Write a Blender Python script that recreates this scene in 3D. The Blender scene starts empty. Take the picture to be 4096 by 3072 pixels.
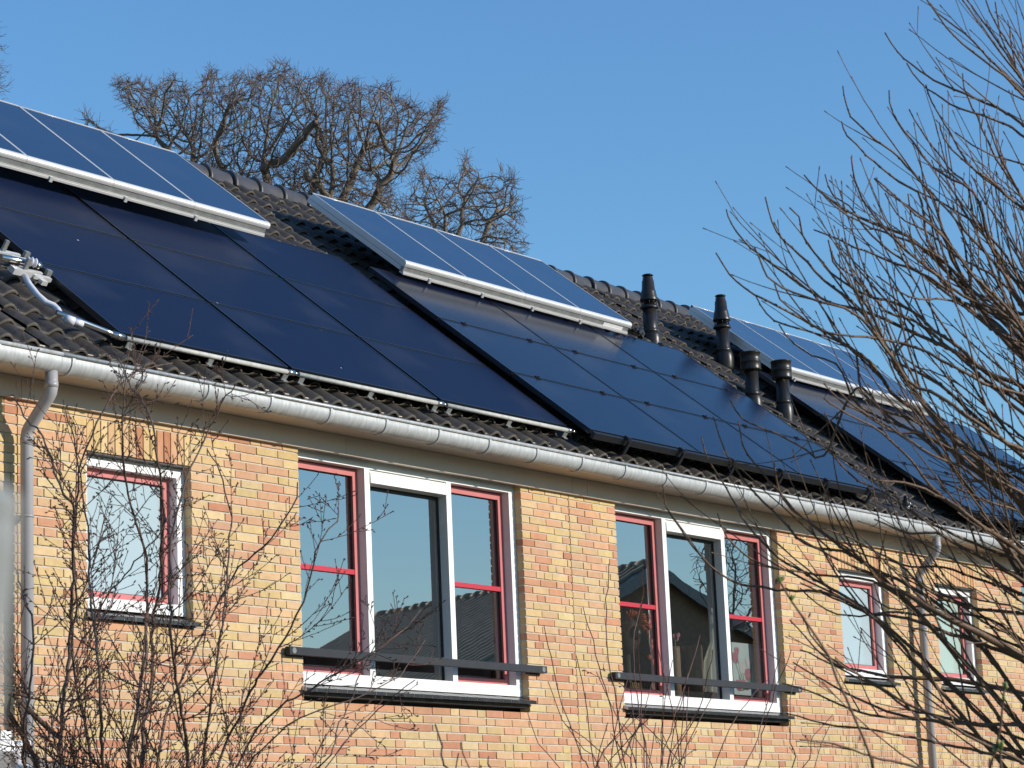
import bpy, math, random
import numpy as np
rnd = random.Random(7)
rng = np.random.default_rng(11)
V3 = lambda *a: np.array(a, float)
scene = bpy.context.scene
COL = scene.collection

# ------------------------------------------------------------------ camera
CAM = V3(-15.774, -11.597, -3.144)
YAW, PITCH, ROLL, FPX = 0.6356, 0.2022, -0.043, 9940.25   # focal length in pixels of a 4096 px wide picture
cy, sy, cp, sp = math.cos(YAW), math.sin(YAW), math.cos(PITCH), math.sin(PITCH)
FWD = V3(cy*cp, sy*cp, sp)
_r = V3(sy, -cy, 0.0)
_u = np.cross(_r, FWD)
RGT = math.cos(ROLL)*_r + math.sin(ROLL)*_u
UPV = -math.sin(ROLL)*_r + math.cos(ROLL)*_u
cam = bpy.data.cameras.new('camera')
cam.sensor_fit = 'HORIZONTAL'
cam.sensor_width = 17.3
cam.lens = FPX/4096*17.3
cam.clip_start, cam.clip_end = 0.05, 3000
cam.dof.use_dof = True
cam.dof.focus_distance = 18.0
cam.dof.aperture_fstop = 7.1
camo = bpy.data.objects.new('camera', cam)
COL.objects.link(camo)
from mathutils import Matrix, Vector
camo.matrix_world = Matrix((
    (RGT[0], UPV[0], -FWD[0], CAM[0]), (RGT[1], UPV[1], -FWD[1], CAM[1]),
    (RGT[2], UPV[2], -FWD[2], CAM[2]), (0, 0, 0, 1)))
scene.camera = camo

# ------------------------------------------------------------------ light
SUN = V3(0.42, -1.0, 0.36)
SUN /= np.linalg.norm(SUN)
SUN_EL = math.asin(SUN[2])
SUN_AZ = math.atan2(SUN[0], SUN[1])
world = bpy.data.worlds.new('World')
scene.world = world
world.use_nodes = True
nt = world.node_tree
sky = nt.nodes.new('ShaderNodeTexSky')
sky.sky_type = 'NISHITA'
sky.sun_disc = False
sky.sun_elevation = SUN_EL
sky.sun_rotation = SUN_AZ
sky.altitude = 0
sky.air_density = 1.5
sky.dust_density = 0.0
sky.ozone_density = 8.0
bg = nt.nodes['Background']
bg.inputs['Strength'].default_value = 0.12
nt.links.new(sky.outputs['Color'], bg.inputs['Color'])
sl = bpy.data.lights.new('sun', 'SUN')
sl.energy = 3.1
sl.angle = math.radians(0.5)
sl.color = (1.0, 0.925, 0.82)
so = bpy.data.objects.new('sun', sl)
COL.objects.link(so)
so.rotation_euler = Vector(SUN).to_track_quat('Z', 'Y').to_euler()
so.location = (20, -30, 20)
scene.view_settings.view_transform = 'Standard'
scene.view_settings.look = 'None'
scene.view_settings.gamma = 1
scene.view_settings.exposure = 0.68
scene.cycles.max_bounces = 8
scene.cycles.transparent_max_bounces = 24
scene.cycles.caustics_reflective = False
scene.cycles.caustics_refractive = False

# ------------------------------------------------------------------ materials
def mat(name, col, rough=0.6, metal=0.0, ior=1.5, var=0.0, vscale=6.0, bump=0.0, bscale=60.0, spec=0.5, col2=None, stretch=None):
    m = bpy.data.materials.new(name)
    m.use_nodes = True
    n, l = m.node_tree.nodes, m.node_tree.links
    b = n['Principled BSDF']
    b.inputs['Base Color'].default_value = (*col, 1)
    b.inputs['Roughness'].default_value = rough
    b.inputs['Metallic'].default_value = metal
    b.inputs['IOR'].default_value = ior
    b.inputs['Specular IOR Level'].default_value = spec
    tc = n.new('ShaderNodeTexCoord')
    src = tc.outputs['Object']
    if stretch:
        mp = n.new('ShaderNodeMapping')
        mp.inputs['Scale'].default_value = stretch
        l.new(src, mp.inputs['Vector'])
        src = mp.outputs['Vector']
    if var > 0 or col2:
        t = n.new('ShaderNodeTexNoise')
        t.inputs['Scale'].default_value = vscale
        t.inputs['Detail'].default_value = 6
        t.inputs['Roughness'].default_value = 0.65
        l.new(src, t.inputs['Vector'])
        r = n.new('ShaderNodeValToRGB')
        r.color_ramp.elements[0].position = 0.3
        r.color_ramp.elements[1].position = 0.7
        c0 = tuple(max(0, c*(1-var)) for c in col)
        c1 = col2 if col2 else tuple(min(1, c*(1+var)) for c in col)
        r.color_ramp.elements[0].color = (*c0, 1)
        r.color_ramp.elements[1].color = (*c1, 1)
        l.new(t.outputs['Fac'], r.inputs['Fac'])
        l.new(r.outputs['Color'], b.inputs['Base Color'])
    if bump > 0:
        t2 = n.new('ShaderNodeTexNoise')
        t2.inputs['Scale'].default_value = bscale
        t2.inputs['Detail'].default_value = 5
        l.new(src, t2.inputs['Vector'])
        bp = n.new('ShaderNodeBump')
        bp.inputs['Strength'].default_value = bump
        bp.inputs['Distance'].default_value = 0.01
        l.new(t2.outputs['Fac'], bp.inputs['Height'])
        l.new(bp.outputs['Normal'], b.inputs['Normal'])
    return m

def brick_mat():
    m = mat('brick', (0.5, 0.35, 0.18), 0.85, bump=0.25, bscale=90)
    n, l = m.node_tree.nodes, m.node_tree.links
    b = n['Principled BSDF']
    a = n.new('ShaderNodeAttribute')
    a.attribute_name = 'brick_colour'
    t = n.new('ShaderNodeTexNoise')
    t.inputs['Scale'].default_value = 14
    t.inputs['Detail'].default_value = 8
    t.inputs['Roughness'].default_value = 0.7
    tc = n.new('ShaderNodeTexCoord')
    l.new(tc.outputs['Object'], t.inputs['Vector'])
    r = n.new('ShaderNodeValToRGB')
    r.color_ramp.elements[0].position, r.color_ramp.elements[1].position = 0.25, 0.75
    r.color_ramp.elements[0].color = (0.82, 0.80, 0.78, 1)
    r.color_ramp.elements[1].color = (1.12, 1.12, 1.12, 1)
    mx = n.new('ShaderNodeMix')
    mx.data_type = 'RGBA'
    mx.blend_type = 'MULTIPLY'
    mx.inputs['Factor'].default_value = 1
    l.new(t.outputs['Fac'], r.inputs['Fac'])
    l.new(a.outputs['Color'], mx.inputs[6])
    l.new(r.outputs['Color'], mx.inputs[7])
    # small dark firing pits
    v = n.new('ShaderNodeTexVoronoi')
    v.inputs['Scale'].default_value = 45
    l.new(tc.outputs['Object'], v.inputs['Vector'])
    r2 = n.new('ShaderNodeValToRGB')
    r2.color_ramp.elements[0].position, r2.color_ramp.elements[1].position = 0.06, 0.10
    r2.color_ramp.elements[0].color = (0.45, 0.4, 0.35, 1)
    r2.color_ramp.elements[1].color = (1, 1, 1, 1)
    l.new(v.outputs['Distance'], r2.inputs['Fac'])
    mx2 = n.new('ShaderNodeMix')
    mx2.data_type = 'RGBA'
    mx2.blend_type = 'MULTIPLY'
    mx2.inputs['Factor'].default_value = 0.6
    l.new(mx.outputs[2], mx2.inputs[6])
    l.new(r2.outputs['Color'], mx2.inputs[7])
    # slow weathering over the wall: rain-washed and sooty patches
    t3 = n.new('ShaderNodeTexNoise')
    t3.inputs['Scale'].default_value = 0.9
    t3.inputs['Detail'].default_value = 7
    t3.inputs['Roughness'].default_value = 0.6
    mp = n.new('ShaderNodeMapping')
    mp.inputs['Scale'].default_value = (1.6, 1, 0.6)
    l.new(tc.outputs['Object'], mp.inputs['Vector'])
    l.new(mp.outputs['Vector'], t3.inputs['Vector'])
    r3 = n.new('ShaderNodeValToRGB')
    r3.color_ramp.elements[0].position, r3.color_ramp.elements[1].position = 0.3, 0.7
    r3.color_ramp.elements[0].color = (0.86, 0.85, 0.85, 1)
    r3.color_ramp.elements[1].color = (1.06, 1.05, 1.03, 1)
    l.new(t3.outputs['Fac'], r3.inputs['Fac'])
    mx3 = n.new('ShaderNodeMix')
    mx3.data_type = 'RGBA'
    mx3.blend_type = 'MULTIPLY'
    mx3.inputs['Factor'].default_value = 1
    l.new(mx2.outputs[2], mx3.inputs[6])
    l.new(r3.outputs['Color'], mx3.inputs[7])
    l.new(mx3.outputs[2], b.inputs['Base Color'])
    return m

def glass_mat(name, ior, tint=(0.93, 0.96, 0.95)):
    m = bpy.data.materials.new(name)
    m.use_nodes = True
    n, l = m.node_tree.nodes, m.node_tree.links
    n.remove(n['Principled BSDF'])
    out = n['Material Output']
    tr = n.new('ShaderNodeBsdfTransparent')
    tr.inputs['Color'].default_value = (*tint, 1)
    gl = n.new('ShaderNodeBsdfGlossy')
    gl.inputs['Roughness'].default_value = 0.0
    gl.inputs['Color'].default_value = (1.0, 0.905, 0.845, 1)
    tc = n.new('ShaderNodeTexCoord')
    ns = n.new('ShaderNodeTexNoise')
    ns.inputs['Scale'].default_value = 1.3
    l.new(tc.outputs['Object'], ns.inputs['Vector'])
    bp = n.new('ShaderNodeBump')
    bp.inputs['Strength'].default_value = 0.03
    bp.inputs['Distance'].default_value = 0.02
    l.new(ns.outputs['Fac'], bp.inputs['Height'])
    l.new(bp.outputs['Normal'], gl.inputs['Normal'])
    lw = n.new('ShaderNodeLayerWeight')
    lw.inputs['Blend'].default_value = 0.5
    pw = n.new('ShaderNodeMath'); pw.operation = 'POWER'; pw.inputs[1].default_value = 4.0
    l.new(lw.outputs['Facing'], pw.inputs[0])
    fr = n.new('ShaderNodeMath'); fr.operation = 'MULTIPLY_ADD'; fr.inputs[1].default_value = 0.8; fr.inputs[2].default_value = ior
    l.new(pw.outputs[0], fr.inputs[0])
    mx = n.new('ShaderNodeMixShader')
    l.new(fr.outputs[0], mx.inputs['Fac'])
    l.new(tr.outputs['BSDF'], mx.inputs[1])
    l.new(gl.outputs['BSDF'], mx.inputs[2])
    l.new(mx.outputs['Shader'], out.inputs['Surface'])
    return m

def cell_mat(name, col, line, rough, ior, coat=0.0, period=0.031, specks=0.0):
    """dark module glass: thin busbar lines that run along the ridge, a little dust and a few droppings"""
    m = mat(name, col, rough, ior=ior)
    n, l = m.node_tree.nodes, m.node_tree.links
    b = n['Principled BSDF']
    tc = n.new('ShaderNodeTexCoord')
    uvm = n.new('ShaderNodeUVMap')
    sx = n.new('ShaderNodeSeparateXYZ')
    l.new(uvm.outputs['UV'], sx.inputs['Vector'])
    mo = n.new('ShaderNodeMath'); mo.operation = 'MODULO'; mo.inputs[1].default_value = period
    l.new(sx.outputs['Y'], mo.inputs[0])
    lt = n.new('ShaderNodeMath'); lt.operation = 'LESS_THAN'; lt.inputs[1].default_value = 0.0022
    l.new(mo.outputs[0], lt.inputs[0])
    ns = n.new('ShaderNodeTexNoise'); ns.inputs['Scale'].default_value = 3.0; ns.inputs['Detail'].default_value = 8
    l.new(uvm.outputs['UV'], ns.inputs['Vector'])
    ml = n.new('ShaderNodeMath'); ml.operation = 'MULTIPLY'
    l.new(lt.outputs[0], ml.inputs[0]); l.new(ns.outputs['Fac'], ml.inputs[1])
    mx = n.new('ShaderNodeMix'); mx.data_type = 'RGBA'
    mx.inputs[6].default_value = (*col, 1); mx.inputs[7].default_value = (*line, 1)
    l.new(ml.outputs[0], mx.inputs[0])
    last = mx.outputs[2]
    # dust film
    r = n.new('ShaderNodeValToRGB')
    r.color_ramp.elements[0].position, r.color_ramp.elements[1].position = 0.52, 0.85
    r.color_ramp.elements[0].color = (0, 0, 0, 1); r.color_ramp.elements[1].color = (0.12, 0.12, 0.12, 1)
    n2 = n.new('ShaderNodeTexNoise'); n2.inputs['Scale'].default_value = 1.1; n2.inputs['Detail'].default_value = 9
    l.new(tc.outputs['Object'], n2.inputs['Vector']); l.new(n2.outputs['Fac'], r.inputs['Fac'])
    m2 = n.new('ShaderNodeMix'); m2.data_type = 'RGBA'; m2.inputs[7].default_value = (0.16, 0.16, 0.17, 1)
    l.new(r.outputs['Color'], m2.inputs[0]); l.new(last, m2.inputs[6]); last = m2.outputs[2]
    if specks:
        v = n.new('ShaderNodeTexVoronoi'); v.inputs['Scale'].default_value = 4.5
        l.new(uvm.outputs['UV'], v.inputs['Vector'])
        sc = n.new('ShaderNodeSeparateColor'); l.new(v.outputs['Color'], sc.inputs['Color'])
        g = n.new('ShaderNodeMath'); g.operation = 'MULTIPLY'; g.inputs[1].default_value = specks
        l.new(sc.outputs['Red'], g.inputs[0])
        g2 = n.new('ShaderNodeMath'); g2.operation = 'SUBTRACT'; g2.inputs[1].default_value = specks*0.72
        l.new(g.outputs[0], g2.inputs[0])
        lt2 = n.new('ShaderNodeMath'); lt2.operation = 'LESS_THAN'
        l.new(v.outputs['Distance'], lt2.inputs[0]); l.new(g2.outputs[0], lt2.inputs[1])
        m3 = n.new('ShaderNodeMix'); m3.data_type = 'RGBA'; m3.inputs[7].default_value = (0.6, 0.6, 0.58, 1)
        l.new(lt2.outputs[0], m3.inputs[0]); l.new(last, m3.inputs[6]); last = m3.outputs[2]
    l.new(last, b.inputs['Base Color'])
    # faint waviness of the tempered glass
    n3 = n.new('ShaderNodeTexNoise'); n3.inputs['Scale'].default_value = 2.2
    l.new(tc.outputs['Object'], n3.inputs['Vector'])
    bp = n.new('ShaderNodeBump'); bp.inputs['Strength'].default_value = 0.02; bp.inputs['Distance'].default_value = 0.02
    l.new(n3.outputs['Fac'], bp.inputs['Height']); l.new(bp.outputs['Normal'], b.inputs['Normal'])
    return m

M = {}
M['brick'] = brick_mat()
M['mortar'] = mat('mortar', (0.50, 0.44, 0.36), 0.95, var=0.15, vscale=25, bump=0.3, bscale=150)
M['cream'] = mat('cream_board', (0.56, 0.475, 0.395), 0.6, var=0.05, vscale=3)
M['zinc'] = mat('zinc', (0.44, 0.455, 0.455), 0.48, metal=0.2, var=0.24, vscale=5, bump=0.05, bscale=40, stretch=(7, 2, 1.6))
M['zincdark'] = mat('zinc_shadow_gap', (0.05, 0.05, 0.05), 0.7)
M['pvc'] = mat('grey_pipe', (0.33, 0.32, 0.325), 0.38, var=0.06, vscale=5)
M['white'] = mat('white_paint', (0.78, 0.78, 0.765), 0.4, var=0.07, vscale=6, bump=0.04, bscale=50)
M['red'] = mat('sash_red', (0.50, 0.15, 0.145), 0.45, var=0.08, vscale=8, spec=0.35)
M['redbar'] = mat('bar_red', (0.46, 0.02, 0.04), 0.5, spec=0.3)
M['black'] = mat('black_gasket', (0.012, 0.012, 0.014), 0.5)
M['lead'] = mat('lead', (0.035, 0.033, 0.032), 0.6)
M['sill'] = mat('sill_tile', (0.026, 0.023, 0.022), 0.25, var=0.4, vscale=30, spec=0.6)
M['joint'] = mat('sill_joint', (0.70, 0.67, 0.62), 0.9)
M['anthracite'] = mat('anthracite_steel', (0.035, 0.038, 0.043), 0.75, spec=0.2, var=0.12, vscale=12)
M['capgrey'] = mat('cap_grey', (0.16, 0.165, 0.17), 0.5)
M['tile'] = mat('roof_tile', (0.042, 0.035, 0.031), 0.6, var=0.4, vscale=16, bump=0.3, bscale=120, col2=(0.068, 0.058, 0.046))
M['tilelip'] = mat('roof_tile_edge', (0.085, 0.073, 0.057), 0.85, var=0.4, vscale=15)
M['ridge'] = mat('ridge_tile', (0.055, 0.050, 0.050), 0.45, var=0.25, vscale=9, bump=0.15, bscale=90)
M['cell'] = cell_mat('pv_glass', (0.0055, 0.0115, 0.036), (0.06, 0.07, 0.11), 0.38, 1.16, specks=0.22)
M['cell2'] = cell_mat('pv_glass_plain', (0.0045, 0.008, 0.026), (0.03, 0.038, 0.07), 0.18, 1.27)
M['absorber'] = cell_mat('collector_glass', (0.012, 0.028, 0.070), (0.017, 0.036, 0.085), 0.09, 1.85, period=0.12)
M['pvframe'] = mat('black_frame', (0.055, 0.058, 0.065), 0.28, metal=0.75)
M['rail'] = mat('black_rail', (0.012, 0.012, 0.014), 0.45)
M['alu'] = mat('white_aluminium', (0.72, 0.71, 0.69), 0.33, metal=0.35, var=0.04, vscale=6)
M['galv'] = mat('galvanised', (0.27, 0.28, 0.27), 0.5, metal=0.35, var=0.22, vscale=14)
M['flue'] = mat('flue_plastic', (0.020, 0.018, 0.016), 0.36, var=0.3, vscale=10, spec=0.35, bump=0.05, bscale=40)
M['chrome'] = mat('steel_pipe', (0.62, 0.58, 0.54), 0.22, metal=1.0, var=0.1, vscale=10)
M['hose'] = mat('white_hose', (0.62, 0.63, 0.68), 0.5)
M['pipegrey'] = mat('pale_pipe', (0.46, 0.46, 0.42), 0.6, var=0.2, vscale=25)
M['frost'] = mat('frosted_film', (0.37, 0.46, 0.49), 0.12, var=0.02, vscale=1.5)
M['frost2'] = mat('green_film', (0.36, 0.46, 0.41), 0.12, var=0.02, vscale=1.5)
M['glass'] = glass_mat('window_glass', 0.43)
M['clear'] = bpy.data.materials.new('glass_edge')
M['clear'].use_nodes = True
_n = M['clear'].node_tree.nodes
_n.remove(_n['Principled BSDF'])
_t = _n.new('ShaderNodeBsdfTransparent')
_t.inputs['Color'].default_value = (0.97, 0.98, 0.975, 1)
M['clear'].node_tree.links.new(_t.outputs['BSDF'], _n['Material Output'].inputs['Surface'])
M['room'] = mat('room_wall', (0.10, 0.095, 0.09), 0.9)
M['ground'] = mat('garden_ground', (0.16, 0.15, 0.10), 0.95, var=0.4, vscale=1.2)
M['bark'] = mat('grey_brown_bark', (0.115, 0.075, 0.054), 0.8, var=0.45, vscale=14, bump=0.4, bscale=80)
M['barktan'] = mat('tan_bark', (0.115, 0.062, 0.031), 0.6, var=0.35, vscale=16, bump=0.3, bscale=120)
M['barkred'] = mat('red_brown_twig', (0.10, 0.034, 0.020), 0.5, var=0.4, vscale=20)
M['barkdark'] = mat('dark_twig', (0.098, 0.040, 0.024), 0.65, var=0.5, vscale=18, bump=0.3, bscale=100)
M['barkpale'] = mat('pale_vine', (0.34, 0.27, 0.19), 0.8, var=0.35, vscale=18)
M['oak'] = mat('oak_bark', (0.17, 0.135, 0.10), 0.85, var=0.4, vscale=4)
M['oaktwig'] = mat('oak_twig', (0.13, 0.085, 0.07), 0.8, var=0.3, vscale=5)
M['budgreen'] = mat('green_bud', (0.13, 0.18, 0.03), 0.5, var=0.3, vscale=30)
M['budbrown'] = mat('brown_bud', (0.055, 0.030, 0.018), 0.6)

# ------------------------------------------------------------------ mesh helpers
class MB:
    def __init__(s):
        s.v, s.f, s.m, s.c, s.uv, s.sm = [], [], [], [], {}, []
    def add(s, vs, fs, mi=0, col=None, smooth=False):
        o = len(s.v)
        s.v.extend([tuple(map(float, p)) for p in vs])
        for f in fs:
            s.f.append(tuple(i+o for i in f)); s.m.append(mi); s.c.append(col); s.sm.append(smooth)
    def box(s, x0, x1, y0, y1, z0, z1, mi=0, col=None):
        s.add([(x0,y0,z0),(x1,y0,z0),(x1,y1,z0),(x0,y1,z0),(x0,y0,z1),(x1,y0,z1),(x1,y1,z1),(x0,y1,z1)],
              [(0,3,2,1),(4,5,6,7),(0,1,5,4),(1,2,6,5),(2,3,7,6),(3,0,4,7)], mi, col)
    def fbox(s, fr, x0, x1, y0, y1, z0, z1, mi=0):
        """box in a frame: fr maps local (a,b,c) to world"""
        P = [fr(a, b, c) for c in (z0, z1) for a, b in ((x0,y0),(x1,y0),(x1,y1),(x0,y1))]
        s.add(P, [(0,3,2,1),(4,5,6,7),(0,1,5,4),(1,2,6,5),(2,3,7,6),(3,0,4,7)], mi)
    def tube(s, pts, rad, n=6, mi=0, caps=True, smooth=True):
        pts = np.asarray(pts, float)
        k = len(pts)
        if np.isscalar(rad): rad = [rad]*k
        t = np.gradient(pts, axis=0)
        t /= np.linalg.norm(t, axis=1)[:, None]+1e-12
        a = V3(0, 0, 1) if abs(t[0][2]) < 0.9 else V3(1, 0, 0)
        u = np.cross(t[0], a); u /= np.linalg.norm(u)
        ang = np.arange(n)*2*math.pi/n
        ca, sa = np.cos(ang)[:, None], np.sin(ang)[:, None]
        V = []
        for i in range(k):
            u = u-t[i]*(u@t[i]); u /= np.linalg.norm(u)+1e-12
            w = np.cross(t[i], u)
            V.append(pts[i]+rad[i]*(ca*u+sa*w))
        V = np.concatenate(V)
        F = []
        for i in range(k-1):
            for j in range(n):
                j2 = (j+1) % n
                F.append((i*n+j, i*n+j2, (i+1)*n+j2, (i+1)*n+j))
        s.add(V, F, mi, smooth=smooth)
        if caps:
            o = len(s.v)-k*n
            s.f.append(tuple(o+j for j in range(n))[::-1]); s.m.append(mi); s.c.append(None); s.sm.append(False)
            s.f.append(tuple(o+(k-1)*n+j for j in range(n))); s.m.append(mi); s.c.append(None); s.sm.append(False)
    def lathe(s, cx, cy_, prof, n=24, mi=0, smooth=True):
        """profile of (radius, z), turned about the vertical through cx, cy_"""
        V = [(cx+r*math.cos(2*math.pi*j/n), cy_+r*math.sin(2*math.pi*j/n), z) for r, z in prof for j in range(n)]
        F = [(i*n+j, i*n+(j+1) % n, (i+1)*n+(j+1) % n, (i+1)*n+j) for i in range(len(prof)-1) for j in range(n)]
        s.add(V, F, mi, smooth=smooth)
        o = len(s.v)-len(V)
        s.f.append(tuple(o+j for j in range(n))[::-1]); s.m.append(mi); s.c.append(None); s.sm.append(False)
        s.f.append(tuple(o+(len(prof)-1)*n+j for j in range(n))); s.m.append(mi); s.c.append(None); s.sm.append(False)
    def blob(s, c, r, d=None, mi=0, n=6, rings=4):
        """small ellipsoid bud, long axis d (vector)"""
        d = V3(0, 0, r) if d is None else np.asarray(d, float)
        L = np.linalg.norm(d); t = d/L
        a = V3(0, 0, 1) if abs(t[2]) < 0.9 else V3(1, 0, 0)
        u = np.cross(t, a); u /= np.linalg.norm(u); w = np.cross(t, u)
        V = [c-d]
        for i in range(1, rings):
            th = math.pi*i/rings
            for j in range(n):
                q = 2*math.pi*j/n
                V.append(c-d*math.cos(th)+r*math.sin(th)*(math.cos(q)*u+math.sin(q)*w))
        V.append(c+d)
        F = [(0, 1+(j+1) % n, 1+j) for j in range(n)]
        for i in range(rings-2):
            for j in range(n):
                F.append((1+i*n+j, 1+i*n+(j+1) % n, 1+(i+1)*n+(j+1) % n, 1+(i+1)*n+j))
        e = len(V)-1
        F += [(1+(rings-2)*n+j, 1+(rings-2)*n+(j+1) % n, e) for j in range(n)]
        s.add(V, F, mi, smooth=True)

ORG = {}
def obj(name, mb, mats, parent=None, loc=None, label=None):
    if not mb.v: return None
    org = ORG[parent.name] if parent is not None else (V3(0, 0, 0) if loc is None else np.asarray(loc, float))
    me = bpy.data.meshes.new(name)
    vv = np.asarray(mb.v, float)-org
    me.from_pydata(vv.tolist(), [], mb.f)
    for mm in (mats if isinstance(mats, (list, tuple)) else [mats]):
        me.materials.append(M[mm])
    me.polygons.foreach_set('material_index', mb.m)
    me.polygons.foreach_set('use_smooth', mb.sm)
    if any(c is not None for c in mb.c):
        a = me.attributes.new('brick_colour', 'FLOAT_COLOR', 'FACE')
        a.data.foreach_set('color', np.array([(*c, 1) if c is not None else (0.4, 0.35, 0.3, 1) for c in mb.c], np.float32).ravel())
    if mb.uv:
        ul = me.uv_layers.new(name='UVMap')
        for fi, uvs in mb.uv.items():
            p = me.polygons[fi]
            for li, q in zip(p.loop_indices, uvs): ul.data[li].uv = q
    me.update()
    o = bpy.data.objects.new(name, me)
    COL.objects.link(o)
    if parent is not None: o.parent = parent
    else: o.location = org
    ORG[o.name] = org
    if label: o['label'] = label
    return o
def tag(o, label, cat, group=None, kind=None):
    o['label'] = label; o['category'] = cat
    if group: o['group'] = group
    if kind: o['kind'] = kind
    return o
def thing(name, label, cat, loc, group=None):
    o = bpy.data.objects.new(name, None)
    COL.objects.link(o)
    o.location = loc
    o.empty_display_size = 0.1
    ORG[o.name] = np.asarray(loc, float)
    return tag(o, label, cat, group)
def copy_tree(o, loc, label=None, group=None):
    c = o.copy(); COL.objects.link(c); c.location = loc
    ORG[c.name] = np.asarray(loc, float)
    if label: c['label'] = label
    if group: c['group'] = group
    for ch in list(o.children):
        d = ch.copy(); COL.objects.link(d); d.parent = c; ORG[d.name] = ORG[c.name]
        for g in list(ch.children):
            e = g.copy(); COL.objects.link(e); e.parent = d; ORG[e.name] = ORG[c.name]
    return c
def px(x, y, d):
    """the point d metres ahead of the camera on the line of sight of a traced outline point"""
    return CAM+d*((x-2048)/FPX*RGT-(y-1536)/FPX*UPV+FWD)

# ------------------------------------------------------------------ roof frame
PIT = 0.6669
RO = V3(0, -0.2042, 0.5427)
RS = V3(0, math.cos(PIT), math.sin(PIT))
RN = V3(0, -math.sin(PIT), math.cos(PIT))
def roof(x, s, o=0.0): return RO+V3(x, 0, 0)+s*RS+o*RN
GROUND = -4.8
# ------------------------------------------------------------------ the row of houses
H = 0.0625                                  # brick course
BRICKS = [((0.57,0.41,0.195),5), ((0.575,0.385,0.21),4), ((0.565,0.325,0.185),4), ((0.52,0.26,0.145),1.5), ((0.60,0.45,0.24),2), ((0.46,0.21,0.115),0.4)]
def brick_col(low):
    w = [b[1] for b in BRICKS]
    if low: w = [w[0]*0.8, w[1], w[2]*1.2, w[3]*2.2, w[4]*0.8, w[5]*2]
    c = rnd.choices(BRICKS, w)[0][0]
    k = rnd.uniform(0.93, 1.06)
    return tuple(v*k*rnd.uniform(0.97, 1.03) for v in c)

def brick_wall(x0, x1, holes, zbot=GROUND):
    """outer leaf laid brick by brick in wild bond with raked joints; holes = (x0,x1,z0,z1,soldier)"""
    mb = MB()
    prev = []
    nrow = int((0.06-zbot)/H)
    for n in range(1, nrow+1):
        zb = -(n-1)*H
        zt = zb+0.050
        iv = [(x0, x1)]
        for (a, b, z0, z1, sold) in holes:
            ztop = -0.010 if sold else z1
            if zt > z0 and zb < ztop+0.01:
                new = []
                for (p, q) in iv:
                    if b <= p or a >= q: new.append((p, q)); continue
                    if a > p: new.append((p, a))
                    if b < q: new.append((b, q))
                iv = new
        joints = []
        for (p, q) in iv:
            mb.box(p+0.003, q-0.003, 0.0085, 0.10, zb-0.0125, zt+0.0005, 1)
            x = p
            first = True
            run = 0
            while x < q-0.02:
                opts = [0.21, 0.21, 0.21, 0.10] if run < 4 else [0.10]
                if first: opts = [0.21, 0.10, 0.155]
                L = rnd.choice(opts)
                for _ in range(5):
                    if any(abs(x+L+0.005-j) < 0.028 for j in prev): L = rnd.choice(opts)
                    else: break
                run = 0 if L < 0.15 else run+1
                e = min(x+L, q)
                if q-e < 0.055: e = q
                c = brick_col(n > 24)
                j = lambda s=0.0014: rnd.uniform(-s, s)
                yb = 0.098 if (first or e >= q-1e-6) else 0.03
                yf = rnd.uniform(-0.0015, 0.0015)
                zc = j(0.001)
                l = x if first else x+j(0.001)
                mb.add([(l+(0 if first else j()), yf+j(.0006), zb+zc+j()), (e+(0 if e == q else j()), yf+j(.0006), zb+zc+j()), (e, yb, zb+zc), (l, yb, zb+zc),
                        (l+(0 if first else j()), yf+j(.0006), zt+zc+j()), (e+(0 if e == q else j()), yf+j(.0006), zt+zc+j()), (e, yb, zt+zc), (l, yb, zt+zc)],
                       [(4,5,6,7),(0,3,2,1),(0,1,5,4),(1,2,6,5),(3,0,4,7)], 0, c)
                joints.append(e+0.005)
                x = e+0.010
                first = False
        prev = joints
    for (a, b, z0, z1, sold) in holes:
        if not sold: continue
        k = round((b-a)/0.0636)
        w = (b-a)/k
        mb.box(a+0.002, b-0.002, 0.0085, 0.10, -0.2205, -0.0105, 1)
        for i in range(k):
            c = brick_col(False)
            j = lambda s=0.0014: rnd.uniform(-s, s)
            l, e = a+i*w+0.005, a+(i+1)*w-0.006
            zb, zt = -0.222+j(.002), -0.012+j(.001)
            mb.add([(l+j(),j(.001),zb),(e+j(),j(.001),zb),(e,.06,zb),(l,.06,zb),(l+j(),j(.001),zt),(e+j(),j(.001),zt),(e,.06,zt),(l,.06,zt)],
                   [(4,5,6,7),(0,3,2,1),(0,1,5,4),(1,2,6,5),(3,0,4,7)], 0, c)
    return mb

def sill(parent, x0, x1, z):
    """sloping sill of dark glazed tiles with pale joints; z = lower front edge"""
    mb = MB()
    fr = lambda a, b, c: V3(a, -0.045+b*0.97, z+0.012+b*0.30+c)
    n = max(2, round((x1-x0+0.07)/0.108))
    w = (x1-x0+0.05)/n
    mb.fbox(fr, x0-0.02, x1+0.028, 0.0, 0.115, -0.0115, 0.0148, 1)
    for i in range(n):
        a = x0-0.022+i*w
        mb.fbox(fr, a+0.0035, a+w-0.0035, -0.004, 0.116, -0.012+rnd.uniform(0, .0015), 0.016+rnd.uniform(-.0008, .0008), 0)
    mb.box(x0+0.002, x1-0.002, 0.012, 0.10, z-0.024, z+0.03, 2)
    return obj('sill', mb, ['sill', 'joint', 'lead'], parent)

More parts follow.
